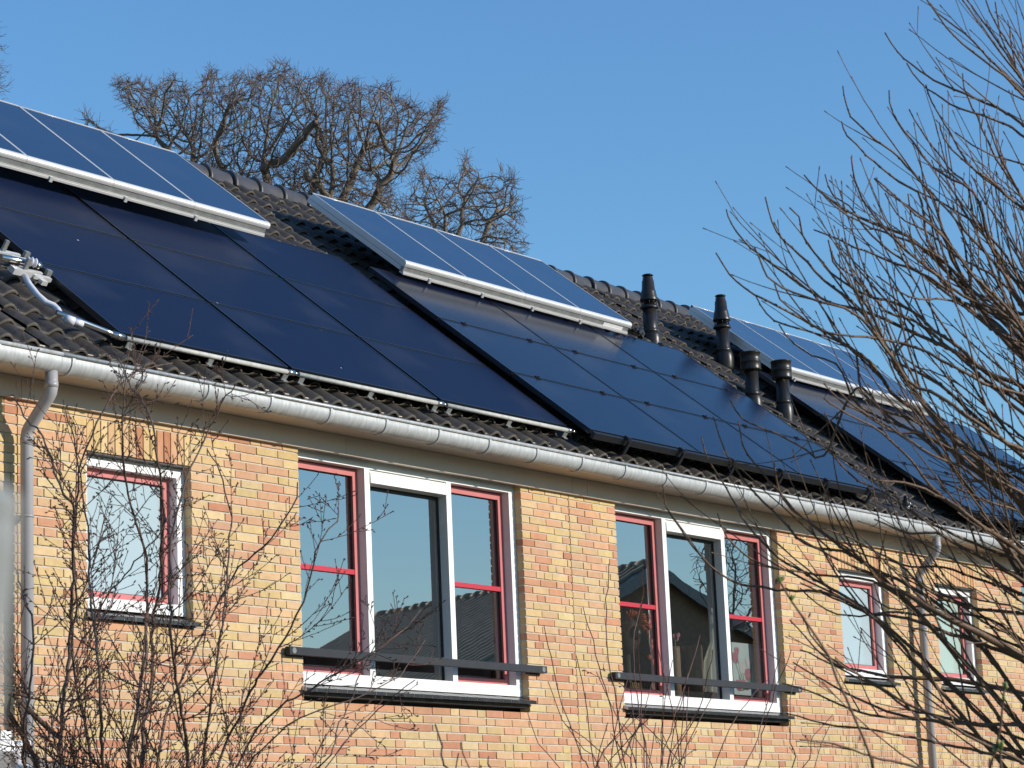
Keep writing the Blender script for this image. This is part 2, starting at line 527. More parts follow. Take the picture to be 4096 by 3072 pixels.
def sash(parent, x0, x1, z0, z1, w=0.055, bar=None, glass='glass', yf=0.138):
    mb = MB()
    mb.box(x0, x0+w, yf, yf+0.05, z0, z1)
    mb.box(x1-w, x1, yf, yf+0.05, z0, z1)
    mb.box(x0+w, x1-w, yf+.0005, yf+0.05, z1-w*.85, z1)
    mb.box(x0+w, x1-w, yf+.0005, yf+0.05, z0, z0+w*.85)
    o = obj('sash', mb, ['red'], parent)
    if bar:
        mb = MB(); mb.box(x0+w, x1-w, yf+0.004, yf+0.046, bar-0.018, bar+0.018)
        obj('glazing_bar', mb, ['redbar'], parent)
    mb = MB()
    g = 0.007
    a, b, c, d = x0+w, x1-w, z0+w*.85, z1-w*.85
    mb.box(a, a+g, yf+.020, yf+.045, c, d); mb.box(b-g, b, yf+.020, yf+.045, c, d)
    mb.box(a+g, b-g, yf+.020, yf+.045, d-g, d); mb.box(a+g, b-g, yf+.020, yf+.045, c, c+g)
    obj('gasket', mb, ['black'], parent)
    mb = MB(); mb.box(a+.001, b-.001, yf+0.026, yf+0.034, c+.001, d-.001)
    if glass == 'glass': mb.m = [1, 1, 0, 1, 1, 1]
    obj('glass_pane', mb, [glass, 'clear'], parent)

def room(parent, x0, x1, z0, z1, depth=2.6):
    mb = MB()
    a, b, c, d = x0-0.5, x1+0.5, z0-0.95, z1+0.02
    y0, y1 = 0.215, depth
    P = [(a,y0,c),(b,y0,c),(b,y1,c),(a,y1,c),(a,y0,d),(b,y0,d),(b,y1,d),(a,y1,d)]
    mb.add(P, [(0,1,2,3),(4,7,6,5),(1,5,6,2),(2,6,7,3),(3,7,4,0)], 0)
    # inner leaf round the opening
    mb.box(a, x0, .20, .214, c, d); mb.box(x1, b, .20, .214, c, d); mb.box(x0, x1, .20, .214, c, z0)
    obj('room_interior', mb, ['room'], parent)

def small_window(house, x0, x1, film):
    zt, zb = -0.236, -1.235
    mb = MB()
    mb.box(x0, x0+.07, .07, .20, zb, zt); mb.box(x1-.07, x1, .07, .20, zb, zt)
    mb.box(x0+.07, x1-.07, .0705, .20, zt-.066, zt); mb.box(x0+.07, x1-.07, .066, .20, zb, zb+.075)
    w = obj('window', mb, ['white'], house)
    mb = MB(); mb.box(x0+.001, x1-.001, .012, .10, zt+.001, zt+.0125)
    obj('lead_flashing', mb, ['lead'], w)
    sash(w, x0+.072, x1-.072, zb+.077, zt-.068, glass=film)
    sill(w, x0, x1, -1.313)
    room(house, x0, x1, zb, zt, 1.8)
    return w

def big_window(house, x0, x1):
    zt, zb = 0.06, -1.632
    m1, m2 = (x0+.812, x0+.872), (x1-.872, x1-.812)
    mb = MB()
    mb.box(x0, x0+.07, .07, .20, zb, zt); mb.box(x1-.07, x1, .07, .20, zb, zt)
    for a, b in (m1, m2): mb.box(a, b, .0705, .20, zb+.085, -.014)
    mb.box(x0+.07, x1-.07, .0708, .20, -.014, zt)
    mb.box(x0+.07, x1-.07, .066, .20, zb, zb+.085)
    w = obj('window', mb, ['white'], house)
    sash(w, x0+.072, m1[0]-.002, zb+.087, -.024, bar=-.785)
    sash(w, m2[1]+.002, x1-.072, zb+.087, -.024, bar=-.785)
    a, b = m1[1], m2[0]
    mb = MB()
    mb.add([(a+.002,.125,-.016),(b-.002,.125,-.016),(b-.002,.078,-.022),(a+.002,.078,-.022),(a+.002,.062,-.045),(b-.002,.062,-.045),(a+.002,.058,-.118),(b-.002,.058,-.118),(a+.002,.125,-.128),(b-.002,.125,-.128)],
           [(0,3,2,1),(3,4,5,2),(4,6,7,5),(6,8,9,7),(0,8,6,4,3),(1,2,5,7,9),(0,1,9,8)])
    obj('vent_grille', mb, ['white'], w)
    mb = MB()
    for p, q in ((a, a+.012), (b-.012, b)): mb.box(p, q, .150, .185, zb+.085, -.13)
    mb.box(a+.012, b-.012, .150, .185, -.15, -.129)
    obj('gasket', mb, ['black'], w)
    mb = MB(); mb.box(a+.006, b-.006, .160, .168, zb+.083, -.132)
    mb.m = [1, 1, 0, 1, 1, 1]
    obj('glass_pane', mb, ['glass', 'clear'], w)
    sill(w, x0, x1, -1.700)
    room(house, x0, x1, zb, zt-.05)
    # fall guard: a square steel tube on two short brackets
    mb = MB()
    r0, r1 = x0-.205, x1+.165
    mb.box(r0, r1, -.062, -.018, -1.452, -1.397)
    rail = obj('guard_rail', mb, ['anthracite'], house)
    for e in (r0+.045, r1-.045):
        mb = MB()
        mb.tube([(e, -.0625, -1.4245), (e, -.065, -1.4245)], .021, 18)
        obj('end_disc', mb, ['capgrey'], rail)
    for e in (r0+.02, r1-.20):
        mb = MB(); mb.box(e, e+.16, -.0175, .004, -1.462, -1.405)
        obj('bracket', mb, ['black'], rail)
    return w

TP, TG = 0.207, 0.270
def tile_prof(u):
    return 0.0 if u < 0.34 else 0.046*math.sin(math.pi*(u-0.34)/0.66)**0.85
def roof_tiles(x0, x1, rows=19):
    mb = MB()
    us = [0, .17, .34, .40, .48, .58, .67, .76, .86, .94]
    xs = []
    k = math.floor(x0/TP)
    while k*TP < x1:
        xs += [(k*TP+u*TP, tile_prof(u), k) for u in us]
        k += 1
    xs = [q for q in xs if x0 <= q[0] <= x1]
    n = len(xs)
    ks = sorted({q[2] for q in xs})
    for i in range(rows):
        s0 = -0.22+TG*i
        jit = {kk: (rnd.uniform(-.004, .004), rnd.uniform(-.003, .003)) for kk in ks}
        V = []
        for lev in range(4):
            for (x, h, kk) in xs:
                js, jo = jit[kk]
                if lev == 0: P = roof(x, s0+js+.004, -.160+h+.014+jo)        # foot of the lip
                elif lev == 1: P = roof(x, s0+js, -.160+h+.030+jo)
                elif lev == 2: P = roof(x, s0+js+.014, -.160+h+.033+jo)
                else: P = roof(x, s0+TG+.03, -.160+h+.001)
                V.append(P)
        o = len(mb.v)
        F0 = [(j, j+1, n+j+1, n+j) for j in range(n-1)]
        mb.add(V, F0, 1, smooth=True)
        for lev in (1, 2):
            for j in range(n-1):
                mb.f.append((o+lev*n+j, o+lev*n+j+1, o+(lev+1)*n+j+1, o+(lev+1)*n+j)); mb.m.append(1 if lev == 1 else 0); mb.c.append(None); mb.sm.append(True)
    return mb

SA = 4.92
RY, RZ = roof(0, SA, -.17)[1], roof(0, SA, -.17)[2]
def ridge_tiles(x0, x1):
    mb = MB()
    k = math.floor(x0/.34)
    n = 14
    while k*.34 < x1:
        a, b = max(k*.34, x0), min(k*.34+.345, x1)
        k += 1
        if b-a < .05: continue
        tilt = rnd.uniform(-.004, .004)
        prof = [(a, .128), (a+.004, .143), (a+.028, .145), (a+.045, .130), (b, .117)] if b-a > .1 else [(a, .12), (b, .12)]
        V, F = [], []
        for (x, r) in prof:
            for j in range(n+1):
                t = math.pi*(-.06+1.12*j/n)
                V.append((x, RY-r*math.cos(t), RZ+r*math.sin(t)*1.02+tilt))
        for i in range(len(prof)-1):
            for j in range(n):
                F.append((i*(n+1)+j, (i+1)*(n+1)+j, (i+1)*(n+1)+j+1, i*(n+1)+j+1))
        F.append(tuple(range(n+1)))
        mb.add(V, F, 0, smooth=True)
    return mb

GY, GZ, GR = -0.335, 0.222, 0.075
def gutter(house, x0, x1, pipes):
    mb = MB()
    def sweep(r, za, xa, xb, mi=0, flip=False):
        pr = [(GY-r, za)]+[(GY-r*math.cos(t), GZ-r*math.sin(t)) for t in np.linspace(0, math.pi, 17)]+[(GY+r, za)]
        V = [(x, y, z) for x in (xa, xb) for (y, z) in pr]
        k = len(pr)
        F = [(j, j+1, k+j+1, k+j) for j in range(k-1)]
        if flip: F = [f[::-1] for f in F]
        mb.add(V, F, mi, smooth=True)
    sweep(GR, .252, x0, x1)
    sweep(GR-.003, .252, x0, x1, flip=True)
    mb.tube([(x0, GY-GR-.006, .256), (x1, GY-GR-.006, .256)], .0125, 10)
    g = obj('gutter', mb, ['zinc'], house)
    k = math.ceil((x0+5.221)/.612)
    while -5.221+k*.612 < x1:
        mb = MB()
        xx = -5.221+k*.612
        sweep(GR+.009, .243, xx, xx+.026)
        for s_ in (xx, xx+.026):
            pr = [(GY-r*math.cos(t), GZ-r*math.sin(t)) for r in (GR+.009, GR) for t in np.linspace(0, math.pi, 17)]
            mb.add([(s_, y, z) for y, z in pr], [(j, j+1, 18+j, 17+j) for j in range(16)])
        obj('gutter_bracket', mb, ['zinc'], g)
        k += 1
    for xp in pipes:
        mb = MB()
        r = .040
        path = [(xp, GY, .165), (xp, GY, .05), (xp, GY+.008, .022), (xp, GY+.028, -.002), (xp, -.135, -.168), (xp, -.118, -.192), (xp, -.110, -.222), (xp, -.110, GROUND)]
        mb.tube(path, r, 20)
        d = obj('downpipe', mb, ['pvc'], house)
        for P_, rr_ in (([(xp, GY, .09), (xp, GY, .052)], r+.003), ([(xp, -.110, -.235), (xp, -.110, -.272)], r+.0025), ([(xp, -.110, -.72), (xp, -.110, -.735)], r+.004)):
            mb = MB(); mb.tube(P_, rr_, 20)
            obj('pipe_socket', mb, ['pvc'], d)
        mb = MB()
        mb.box(xp-.05, xp+.05, -.10, .006, -.735, -.722)
        obj('pipe_clip', mb, ['galv'], d)

def house(x0, x1, wins, pipes, label, bonds=True, gable_left=False, gable_right=False):
    t = thing('terraced_house', label, 'house', ((x0+x1)/2, 0, GROUND), 'houses of the brick terrace')
    holes = []
    for kind, a, b, film in wins:
        holes.append((a, b, -1.702, 0.2, False) if kind == 'big' else (a, b, -1.314, -0.222, True))
    obj('brick_wall', brick_wall(x0+.005, x1-.005, holes), ['brick', 'mortar'], t)
    mb = MB()                                      # rear and party walls
    yb = 2*RY
    mb.box(x0+.01, x1-.01, yb-.3, yb-.2, GROUND, .3)
    for xx in ([x0+.006] if not gable_left else [x0+.006])+[x1-.106]:
        mb.add([(xx, .11, GROUND), (xx, yb-.31, GROUND), (xx, yb-.31, .30), (xx, RY, RZ-.12), (xx, .11, .55),
                (xx+.1, .11, GROUND), (xx+.1, yb-.31, GROUND), (xx+.1, yb-.31, .30), (xx+.1, RY, RZ-.12), (xx+.1, .11, .55)],
               [(0,1,2,3,4),(9,8,7,6,5),(0,5,6,1),(1,6,7,2),(2,7,8,3),(3,8,9,4),(4,9,5,0)])
    obj('side_wall', mb, ['mortar'], t)
    for kind, a, b, film in wins:
        if kind == 'big': big_window(t, a, b)
        else: small_window(t, a, b, film)
    # eaves boards in three metre lengths
    mb = MB()
    j0 = math.floor((x0+5.224)/3.05)
    cuts = [x0]+[c for c in (-5.224+3.05*k for k in range(j0, j0+12)) if x0+.05 < c < x1-.05]+[x1]
    for a, b in zip(cuts[:-1], cuts[1:]):
        mb.box(a+.002, b-.002, -.040, .0, .033, .172)
    mb.box(x0, x1, -.030, .09, .0625, .165, 1)
    obj('fascia_board', mb, ['cream', 'black'], t)
    mb = MB()
    for a, b in zip(cuts[:-1], cuts[1:]):
        mb.box(a+.0015, b-.0015, -.245, -.001, .175, .187)
    mb.box(x0, x1, -.262, -.2455, .178, .335)
    obj('soffit_board', mb, ['cream'], t)
    rf = obj('roof', roof_tiles(x0, x1), ['tile', 'tilelip'], t)
    mb = MB()                                      # boarding below the tiles and the rear slope
    for sgn in (0, 1):
        q = [roof(x, s, o) for o in (-.20, -.175) for x, s in ((x0, -.05), (x1, -.05), (x1, SA), (x0, SA))]
        if sgn: q = [V3(p[0], 2*RY-p[1], p[2]+(.035 if i > 3 else 0)) for i, p in enumerate(q)]
        mb.add(q, [(0,3,2,1),(4,5,6,7),(0,1,5,4),(1,2,6,5),(2,3,7,6),(3,0,4,7)])
    obj('roof_deck', mb, ['tile'], rf)
    obj('ridge', ridge_tiles(x0, x1), ['ridge'], rf)
    if gable_right:
        mb = MB()
        fr = lambda a, b, c: roof(a, b, c)
        mb.fbox(fr, x1-.01, x1+.05, -.2, SA, -.24, -.085)
        obj('verge_board', mb, ['tile'], rf)
    gutter(t, x0+.001, x1-.001, pipes)
    return t

house(-8.6, -5.30, [], [], 'brick house at the left edge of the photo, left of the leftmost downpipe')
hA = house(-5.30, 0.655, [('small', -4.712, -3.748, 'frost'), ('big', -2.658, 0.0, None)], [-5.322], 'brick house on the left, its wide window reflecting a dark roof')
hB = house(0.655, 6.50, [('big', 1.324, 3.960, None), ('small', 5.066, 6.046, 'frost')], [], 'middle brick house whose wide window shows a tulip picture and vases')
hC = house(6.50, 12.50, [('small', 7.045, 7.985, 'frost2'), ('big', 9.071, 11.73, None)], [6.498], 'brick house on the right, partly behind bare branches, with a green tinted window', gable_right=True)

# ------------------------------------------------------------------ solar panels, tiled flat on the front slope
def panel_mesh(w, h, t, border, glassmat, framemat):
    fr = lambda a, b, c: roof(a, b, c)-roof(0, 0, 0)
    f = MB()
    f.fbox(fr, 0, w, 0, border, -t, 0); f.fbox(fr, 0, w, h-border, h, -t, 0)
    f.fbox(fr, 0, border, border, h-border, -t, 0); f.fbox(fr, w-border, w, border, h-border, -t, 0)
    f.fbox(fr, border, w-border, border, h-border, -t+.002, -t+.006)
    g = MB()
    g.fbox(fr, border, w-border, border, h-border, -.010, -.0025)
    ou = rnd.uniform(0, 40)
    a, b, c, d = border, w-border, border, h-border
    g.uv[1] = [(a+ou, c), (b+ou, c), (b+ou, d), (a+ou, d)]
    return f, g
def solar_panel(loc, w, h, glassmat, label, group, clamp):
    t = thing('photovoltaic_module', label, 'solar panel', loc, group)
    f, g = panel_mesh(w, h, .042, .011, glassmat, 'pvframe')
    for m_ in (f, g): m_.v = [tuple(V3(*p)+loc) for p in m_.v]
    obj('frame', f, ['pvframe'], t)
    obj('glass', g, [glassmat], t)
    if clamp:
        for xx in (.32, 1.28):
            m_ = MB()
            m_.fbox(lambda a, b, c: roof(a, b, c)-roof(0, 0, 0)+loc, xx, xx+.05, h-.012, h+.03, -.03, .008)
            m_.fbox(lambda a, b, c: roof(a, b, c)-roof(0, 0, 0)+loc, xx+.018, xx+.032, h-.002, h+.012, .008, .016)
            obj('clamp', m_, ['rail'], t)
    return t
CW, CH = 1.6835, 1.0037
ROWN = ['bottom row', 'middle row', 'top row']
COLN = ['leftmost', 'middle', 'rightmost']
for gi, (gx, nm, gm) in enumerate(((-4.6116, 'left array', 'cell'), (0.508, 'centre array', 'cell2'), (7.008, 'far right array', 'cell2'))):
    for c in range(3):
        for r in range(3):
            extra = ''
            cw_, ch_, so_, oo_ = (CW, CH, 0, 0) if gi == 0 else (1.662, .967, -.139, .065)
            solar_panel(roof(gx+.012+c*cw_, so_+r*ch_+.009, oo_), 1.638 if gi == 0 else 1.643, ch_-.018, gm,
                        f'{COLN[c]} black solar panel in the {ROWN[r]} of the {nm}{extra}', 'black solar panels on the roof', gi > 0)

# rails that carry the arrays (seen under the lower edge of the centre and right arrays)
def mount_rail(x0, x1, s, o, h, label, hooks):
    t = thing('mounting_rail', label, 'rail', roof(x0, s, o), 'black panel mounting rails')
    m_ = MB(); m_.fbox(roof, x0, x1, s, s+.035, o-h, o)
    obj('rail', m_, ['rail'], t)
    for xx in hooks:
        m_ = MB()
        m_.fbox(roof, xx, xx+.045, s-.03, s+.02, o, o+.028)
        m_.fbox(roof, xx+.005, xx+.04, s-.05, s-.03, o-.12, o+.005)
        obj('roof_hook', m_, ['rail'], t)
    return t
mount_rail(.53, 5.48, -.185, .060, .055, 'black rail along the bottom edge of the centre solar array', [.95+.82*k for k in range(6)])
mount_rail(7.03, 11.98, -.185, .060, .055, 'black rail along the bottom edge of the far right solar array', [7.4+.82*k for k in range(6)])

# flat collectors along the ridge, four to a row
OC = 0.22
CWD = 0.890
def collector_row(xr, nm, plate):
    for k in range(4):
        xa = xr-CWD*(4-k)
        t = thing('solar_collector', f'{["leftmost","second from left","third from left","rightmost"][k]} blue flat collector of the {nm}', 'solar collector', roof(xa, 2.71, OC), 'blue flat collectors below the ridge')
        s0, s1, w, b = 2.71, 4.07, CWD-.004, .012
        f = MB()
        for a, e in ((xa, xa+b), (xa+w-b, xa+w)):
            f.fbox(roof, a, e, s0, s1, OC-.056, OC)
        f.fbox(roof, xa+b, xa+w-b, s1-.022, s1, OC-.056, OC)
        f.fbox(roof, xa, xa+w, s0, s1, OC-.100, OC-.060)
        f.fbox(roof, xa+b, xa+w-b, s0, s1-.03, OC-.060, OC-.045)
        # rounded bottom profile
        pr = [(0.0, 0.0), (-.014, -.0015), (-.026, -.008), (-.034, -.018), (-.037, -.030), (-.035, -.048), (-.028, -.055), (0, -.056)]
        V = [roof(x, s0+p, OC+q) for x in (xa, xa+w) for p, q in pr]
        n = len(pr)
        f.add(V, [(j, n+j, n+j+1, j+1) for j in range(n-1)]+[tuple(range(n)), tuple(range(2*n-1, n-1, -1))], 0, smooth=False)
        # round nosing along the top edge
        f.tube([roof(xa, s1-.012, OC-.012), roof(xa+w, s1-.012, OC-.012)], .014, 10)
        obj('frame', f, ['alu'], t)
        g = MB()
        g.fbox(roof, xa+b, xa+w-b, s0-.001, s1-.022, OC-.012, OC-.003)
        ou = rnd.uniform(0, 9)
        g.uv[1] = [(ou, 0), (ou+.9, 0), (ou+.9, 1.39), (ou, 1.39)]
        obj('glass', g, ['absorber'], t)
    # channel below
    t = thing('collector_channel', f'grey galvanised channel with white lip under the {nm}', 'mounting channel', roof(xr-4*CWD, 2.70, 0), 'channels under the collector rows')
    m_ = MB()
    m_.fbox(roof, xr-4*CWD+.004, xr-.03, 2.675, 2.708, OC-.100, OC-.058)
    obj('channel', m_, ['galv'], t)
    m_ = MB()
    m_.fbox(roof, xr-4*CWD+.006, xr-.034, 2.656, 2.71, OC-.120, OC-.104)
    m_.fbox(roof, xr-4*CWD+.005, xr-.031, 2.662, 2.67, OC-.104, OC-.092)
    obj('lip', m_, ['alu'], t)
    for k in range(5):
        xx = xr-4*CWD+.36+k*.78
        if xx > xr-.1: continue
        m_ = MB()
        m_.fbox(roof, xx, xx+.03, 2.64, 2.652, OC-.134, OC-.100)
        m_.fbox(roof, xx, xx+.03, 2.64, 2.68, OC-.100, OC-.094)
        obj('hook', m_, ['alu'], t)
    if plate:
        m_ = MB(); m_.fbox(roof, xr-.46, xr-.13, 2.670, 2.6745, OC-.096, OC-.062)
        obj('type_plate', m_, ['white'], t)
        for q in range(7):
            m_ = MB(); m_.fbox(roof, xr-.43+q*.04, xr-.405+q*.04, 2.6685, 2.6698, OC-.086, OC-.072)
    return t
collector_row(-.921, 'left row of collectors', False)
collector_row(4.41, 'middle row of collectors', True)
collector_row(10.83, 'right row of collectors', False)

# ------------------------------------------------------------------ flues
def flue_with_cone(x, y, zr, zcap, label):
    t = thing('flue_pipe', label, 'flue pipe', (x, y, zr), 'black flues on the roof')
    d = zcap-3.278
    m_ = MB()
    m_.lathe(x, y, [(.075, zr-.1), (.075, 2.935+d)], 28)
    obj('pipe', m_, ['flue'], t)
    m_ = MB()
    m_.lathe(x, y, [(.078, 2.69+d), (.083, 2.688+d), (.083, 2.652+d), (.080, 2.648+d)][::-1], 28)
    bx, by = x+.012, y-.004
    m_.lathe(bx, by, [(.084, 2.40+d), (.094, 2.47+d), (.098, 2.53+d), (.097, 2.58+d), (.090, 2.62+d), (.080, 2.652+d)], 28)
    obj('ball_collar', m_, ['flue'], t)
    m_ = MB()
    m_.lathe(x, y, [(.078, 2.905+d), (.099, 2.912+d), (.101, 2.918+d), (.090, 2.945+d), (.066, 2.950+d)], 28)
    for k in range(10):
        a = 2*math.pi*k/10
        m_.tube([(x+.078*math.cos(a), y+.078*math.sin(a), 2.945+d), (x+.082*math.cos(a), y+.082*math.sin(a), 3.01+d)], .005, 5)
    obj('air_inlet', m_, ['flue'], t)
    m_ = MB()
    m_.lathe(x, y, [(.060, 2.94+d), (.060, 3.00+d), (.097, 2.995+d), (.099, 3.003+d), (.091, 3.03+d), (.080, 3.09+d), (.076, 3.112+d), (.071, 3.116+d), (.064, 3.215+d), (.058, 3.222+d), (.055, 3.252+d), (.052, 3.258+d), (.042, 3.258+d)], 32)
    obj('cone', m_, ['flue'], t)
    m_ = MB()
    m_.lathe(x, y, [(.036, 3.25+d), (.036, 3.270+d), (.060, 3.273+d), (.062, 3.277+d), (.048, 3.288+d), (.012, 3.292+d)], 28)
    obj('rain_cap', m_, ['flue'], t)
    return t
flue_with_cone(5.920, 2.543, 2.50, 3.278, 'tallest black flue with a cone top, beside the right end of the middle collectors')
flue_with_cone(7.110, 2.378, 2.35, 3.222, 'black cone-topped flue standing in front of the left side of the right collectors')
def flue_with_drum(x, y, zr, zt, label):
    t = thing('flue_pipe', label, 'flue pipe', (x, y, zr), 'black flues on the roof')
    m_ = MB(); m_.lathe(x, y, [(.072, zr-.15), (.072, zt-.17)], 28)
    obj('pipe', m_, ['flue'], t)
    m_ = MB()
    m_.lathe(x, y, [(.075, zt-.455), (.080, zt-.45), (.080, zt-.415), (.074, zt-.412)], 28)
    m_.lathe(x+.01, y, [(.080, zt-.75), (.090, zt-.66), (.095, zt-.58), (.093, zt-.52), (.086, zt-.47), (.078, zt-.452)], 28)
    obj('ball_collar', m_, ['flue'], t)
    m_ = MB()
    m_.lathe(x, y, [(.070, zt-.19), (.104, zt-.188), (.112, zt-.178), (.108, zt-.165), (.108, zt-.10), (.1095, zt-.098), (.1095, zt-.09), (.108, zt-.088), (.109, zt-.006), (.113, zt-.004), (.113, zt+.004), (.104, zt+.008), (.05, zt+.016)], 36)
    obj('drum_cap', m_, ['flue'], t)
    return t
flue_with_drum(6.285, 1.553, 1.62, 2.315, 'black flue with a drum cap, left of the two short ones')
flue_with_drum(6.715, 1.435, 1.52, 2.266, 'black flue with a drum cap, right of the two short ones')

def rp(x, y, o): # traced point of the pipework laid on the roof
    d = px(x, y, 1.0)-CAM
    t_ = ((RO+o*RN-CAM) @ RN)/(d @ RN)
    return CAM+t_*d
# loose piping by the collectors
m_ = MB()
pts = [rp(x, y, o_) for x, y, o_ in ((2478, 1302, .12), (2500, 1312, .09), (2525, 1325, .06), (2550, 1335, .05), (2562, 1322, .08), (2566, 1335, .03), (2560, 1350, .0))]
m_.tube(pts, [.02, .03, .035, .03, .036, .04, .03], 8)
for q in range(6):
    a = rnd.uniform(0, 50)
    m_.tube([rp(2495+a, 1306+a*.3, .10), rp(2512+a, 1308+a*.4+rnd.uniform(-6, 6), .12), rp(2525+a*.8, 1325+a*.3, .04)], .008, 6)
tag(obj('pipe_bundle', m_, ['flue'], None, rp(2530, 1330, .05)), 'crumpled black wrapped pipe bundle lying between the collector end and tallest flue', 'pipe bundle')
m_ = MB()
for q in range(5):
    a = q*8
    m_.tube([rp(2482+a, 1292+a*.25, .13), rp(2485+a, 1300+a*.25+3*(q % 2), .12), rp(2490+a, 1308+a*.25, .10)], .011, 7)
tag(obj('pipe_couplings', m_, ['galv'], None, rp(2495, 1300, .12)), 'small grey pipe couplings at the right end of the middle collectors', 'couplings')
m_ = MB()
m_.tube([rp(3052, 1455, .06), rp(3056, 1466, .04), rp(3066, 1474, .03), rp(3080, 1478, .02), rp(3110, 1486, 0)], [.035, .04, .04, .035, .03], 10)
tag(obj('insulated_elbow', m_, ['flue'], None, rp(3066, 1474, 0)), 'black insulated pipe elbow behind the drum-capped flues', 'pipe')

# water pipes along the left array
def header(x0, x1, s, o, label):
    t = thing('header_pipe', label, 'pipe', roof(x0, s, o), 'pale header pipes below the left array')
    m_ = MB(); m_.tube([roof(x0, s, o), roof(x1, s, o)], .017, 10)
    obj('pipe', m_, ['pipegrey'], t)
    m_ = MB(); m_.tube([roof(x1+.005, s, o), roof(x1+.075, s, o)], .021, 12)
    m_.tube([roof(x1-.04, s, o), roof(x1+.005, s, o)], .012, 8); m_.tube([roof(x1+.075, s, o), roof(x1+.115, s, o)], .014, 8)
    obj('coupling', m_, ['chrome'], t)
    for xx in (x0+.02, x0+.78, x1-.03):
        m_ = MB()
        m_.fbox(roof, xx, xx+.05, s-.012, s-.004, o-.062, o-.018)
        m_.fbox(roof, xx+.012, xx+.06, s-.030, s-.012, o-.065, o-.058)
        obj('clip', m_, ['galv'], t)
    return t
for k, nm in enumerate(('left', 'middle', 'right')):
    header(-4.56+k*CW, -4.56+k*CW+1.56, -.034, -.022, f'pale grey header pipe under the {nm} panel of the left array bottom row')
m_ = MB()
m_.tube([roof(-5.02, .17, -.02), roof(-4.86, .10, -.022), roof(-4.70, .02, -.022), roof(-4.62, -.030, -.022)], .019, 12)
m_.tube([roof(-4.66, -.005, -.022), roof(-4.58, -.034, -.022)], .024, 12)
tag(obj('steel_pipe', m_, ['chrome'], None, roof(-4.8, .05, 0)), 'shiny steel pipe joining the white hose to the panel corner', 'pipe')
m_ = MB()
hp = [(98,1105),(118,1140),(150,1180),(185,1210),(215,1222),(232,1240),(243,1262),(262,1275)]
P = np.array([rp(x, y, -.035) for x, y in hp])
m_.tube(P, .021, 10)
m_.tube([P[-1], rp(278, 1280, -.03), rp(296, 1287, -.03)], .029, 10)
m_.tube([rp(296, 1287, -.03), rp(330, 1297, -.03)], .020, 10)
tag(obj('white_hose', m_, ['hose'], None, P[3]), 'kinked white hose running down the tiles beside the left array', 'hose')
m_ = MB()
m_.tube([rp(0, 1030, .02), rp(80, 1046, .02), rp(140, 1062, .02)], .026, 12)
m_.tube([rp(140, 1062, .02), rp(156, 1064, .02)], .03, 12)
tag(obj('steel_pipe', m_, ['chrome'], None, rp(80, 1046, 0)), 'thick shiny steel pipe at the left photo edge beside the panels', 'pipe')
m_ = MB()
for x, y in ((110, 1045), (125, 1047), (140, 1052)):
    m_.blob(rp(x, y, .05), .034, (rp(x+6, y+2, .05)-rp(x, y, .05)), n=10, rings=6)
tag(obj('pipe_insulation', m_, ['hose'], None, rp(125, 1050, 0)), 'lumpy white pipe insulation behind the thick steel pipe', 'pipe insulation')
for (x, y) in ((22, 1018), (110, 1092)):
    c = rp(x, y, -.02)
    t = thing('pipe_bracket', 'upper white pipe bracket at the left photo edge' if y < 1050 else 'lower white pipe bracket under the thick steel pipe', 'bracket', c, 'white pipe brackets')
    fr = lambda a, b, cc: c+a*V3(1, 0, 0)+b*RS+cc*RN
    m_ = MB()
    m_.fbox(fr, -.14, .02, -.03, .03, -.02, .02); m_.fbox(fr, .03, .18, -.045, -.01, -.015, .012)
    m_.fbox(fr, .02, .13, .005, .03, .0, .02); m_.fbox(fr, .07, .12, -.09, -.05, -.03, .0)
    obj('plate', m_, ['alu'], t)
    m_ = MB(); m_.fbox(fr, -.05, -.02, -.01, .01, .02, .10); m_.fbox(fr, .16, .20, .0, .03, .01, .05)
    obj('bolt', m_, ['galv'], t)
# ------------------------------------------------------------------ ground
m_ = MB()
m_.add([(-600,-600,GROUND),(600,-600,GROUND),(600,600,GROUND),(-600,600,GROUND)], [(0,1,2,3)])
o = obj('ground', m_, ['ground']); o['kind'] = 'structure'; o['label'] = 'garden ground in front of the terrace'

def wp(x, y, yy=0.0):   # traced point on a plane parallel to the facade
    d = px(x, y, 1.0)-CAM
    return CAM+(yy-CAM[1])/d[1]*d

# ------------------------------------------------------------------ things behind the window of the middle house
S = lambda zx, zy: (2400+zx/1.1893, 2050+zy/1.19)
M['anthpale'] = mat('pole_grey', (0.24, 0.25, 0.24), 0.8, spec=0.2)
M['orange'] = mat('orange_feather', (0.62, 0.11, 0.02), 0.6, var=0.4, vscale=30)
M['dkbrown'] = mat('dark_brown', (0.06, 0.04, 0.03), 0.6, var=0.3, vscale=20)
M['wood'] = mat('striped_wood', (0.22, 0.115, 0.06), 0.5, col2=(0.42, 0.25, 0.14), var=0.3, vscale=3, stretch=(14, 14, 0.4))
M['cloth'] = mat('pale_cloth', (0.62, 0.62, 0.52), 0.9, var=0.1, vscale=6)
M['canvas'] = mat('tulip_canvas', (0.68, 0.80, 0.78), 0.8, col2=(0.80, 0.86, 0.84), var=0.06, vscale=5)
M['pink'] = mat('tulip_pink', (0.62, 0.13, 0.22), 0.7, col2=(0.75, 0.35, 0.40), var=0.4, vscale=30)
M['petal'] = mat('tulip_white', (0.78, 0.72, 0.70), 0.8)
M['leaf'] = mat('tulip_leaf', (0.20, 0.34, 0.16), 0.8, var=0.3, vscale=20)
M['straw'] = mat('woven_straw', (0.42, 0.30, 0.12), 0.8, var=0.5, vscale=90)
M['birdblack'] = mat('bird_black', (0.010, 0.010, 0.013), 0.4)
M['birdwhite'] = mat('bird_white', (0.72, 0.72, 0.70), 0.8)
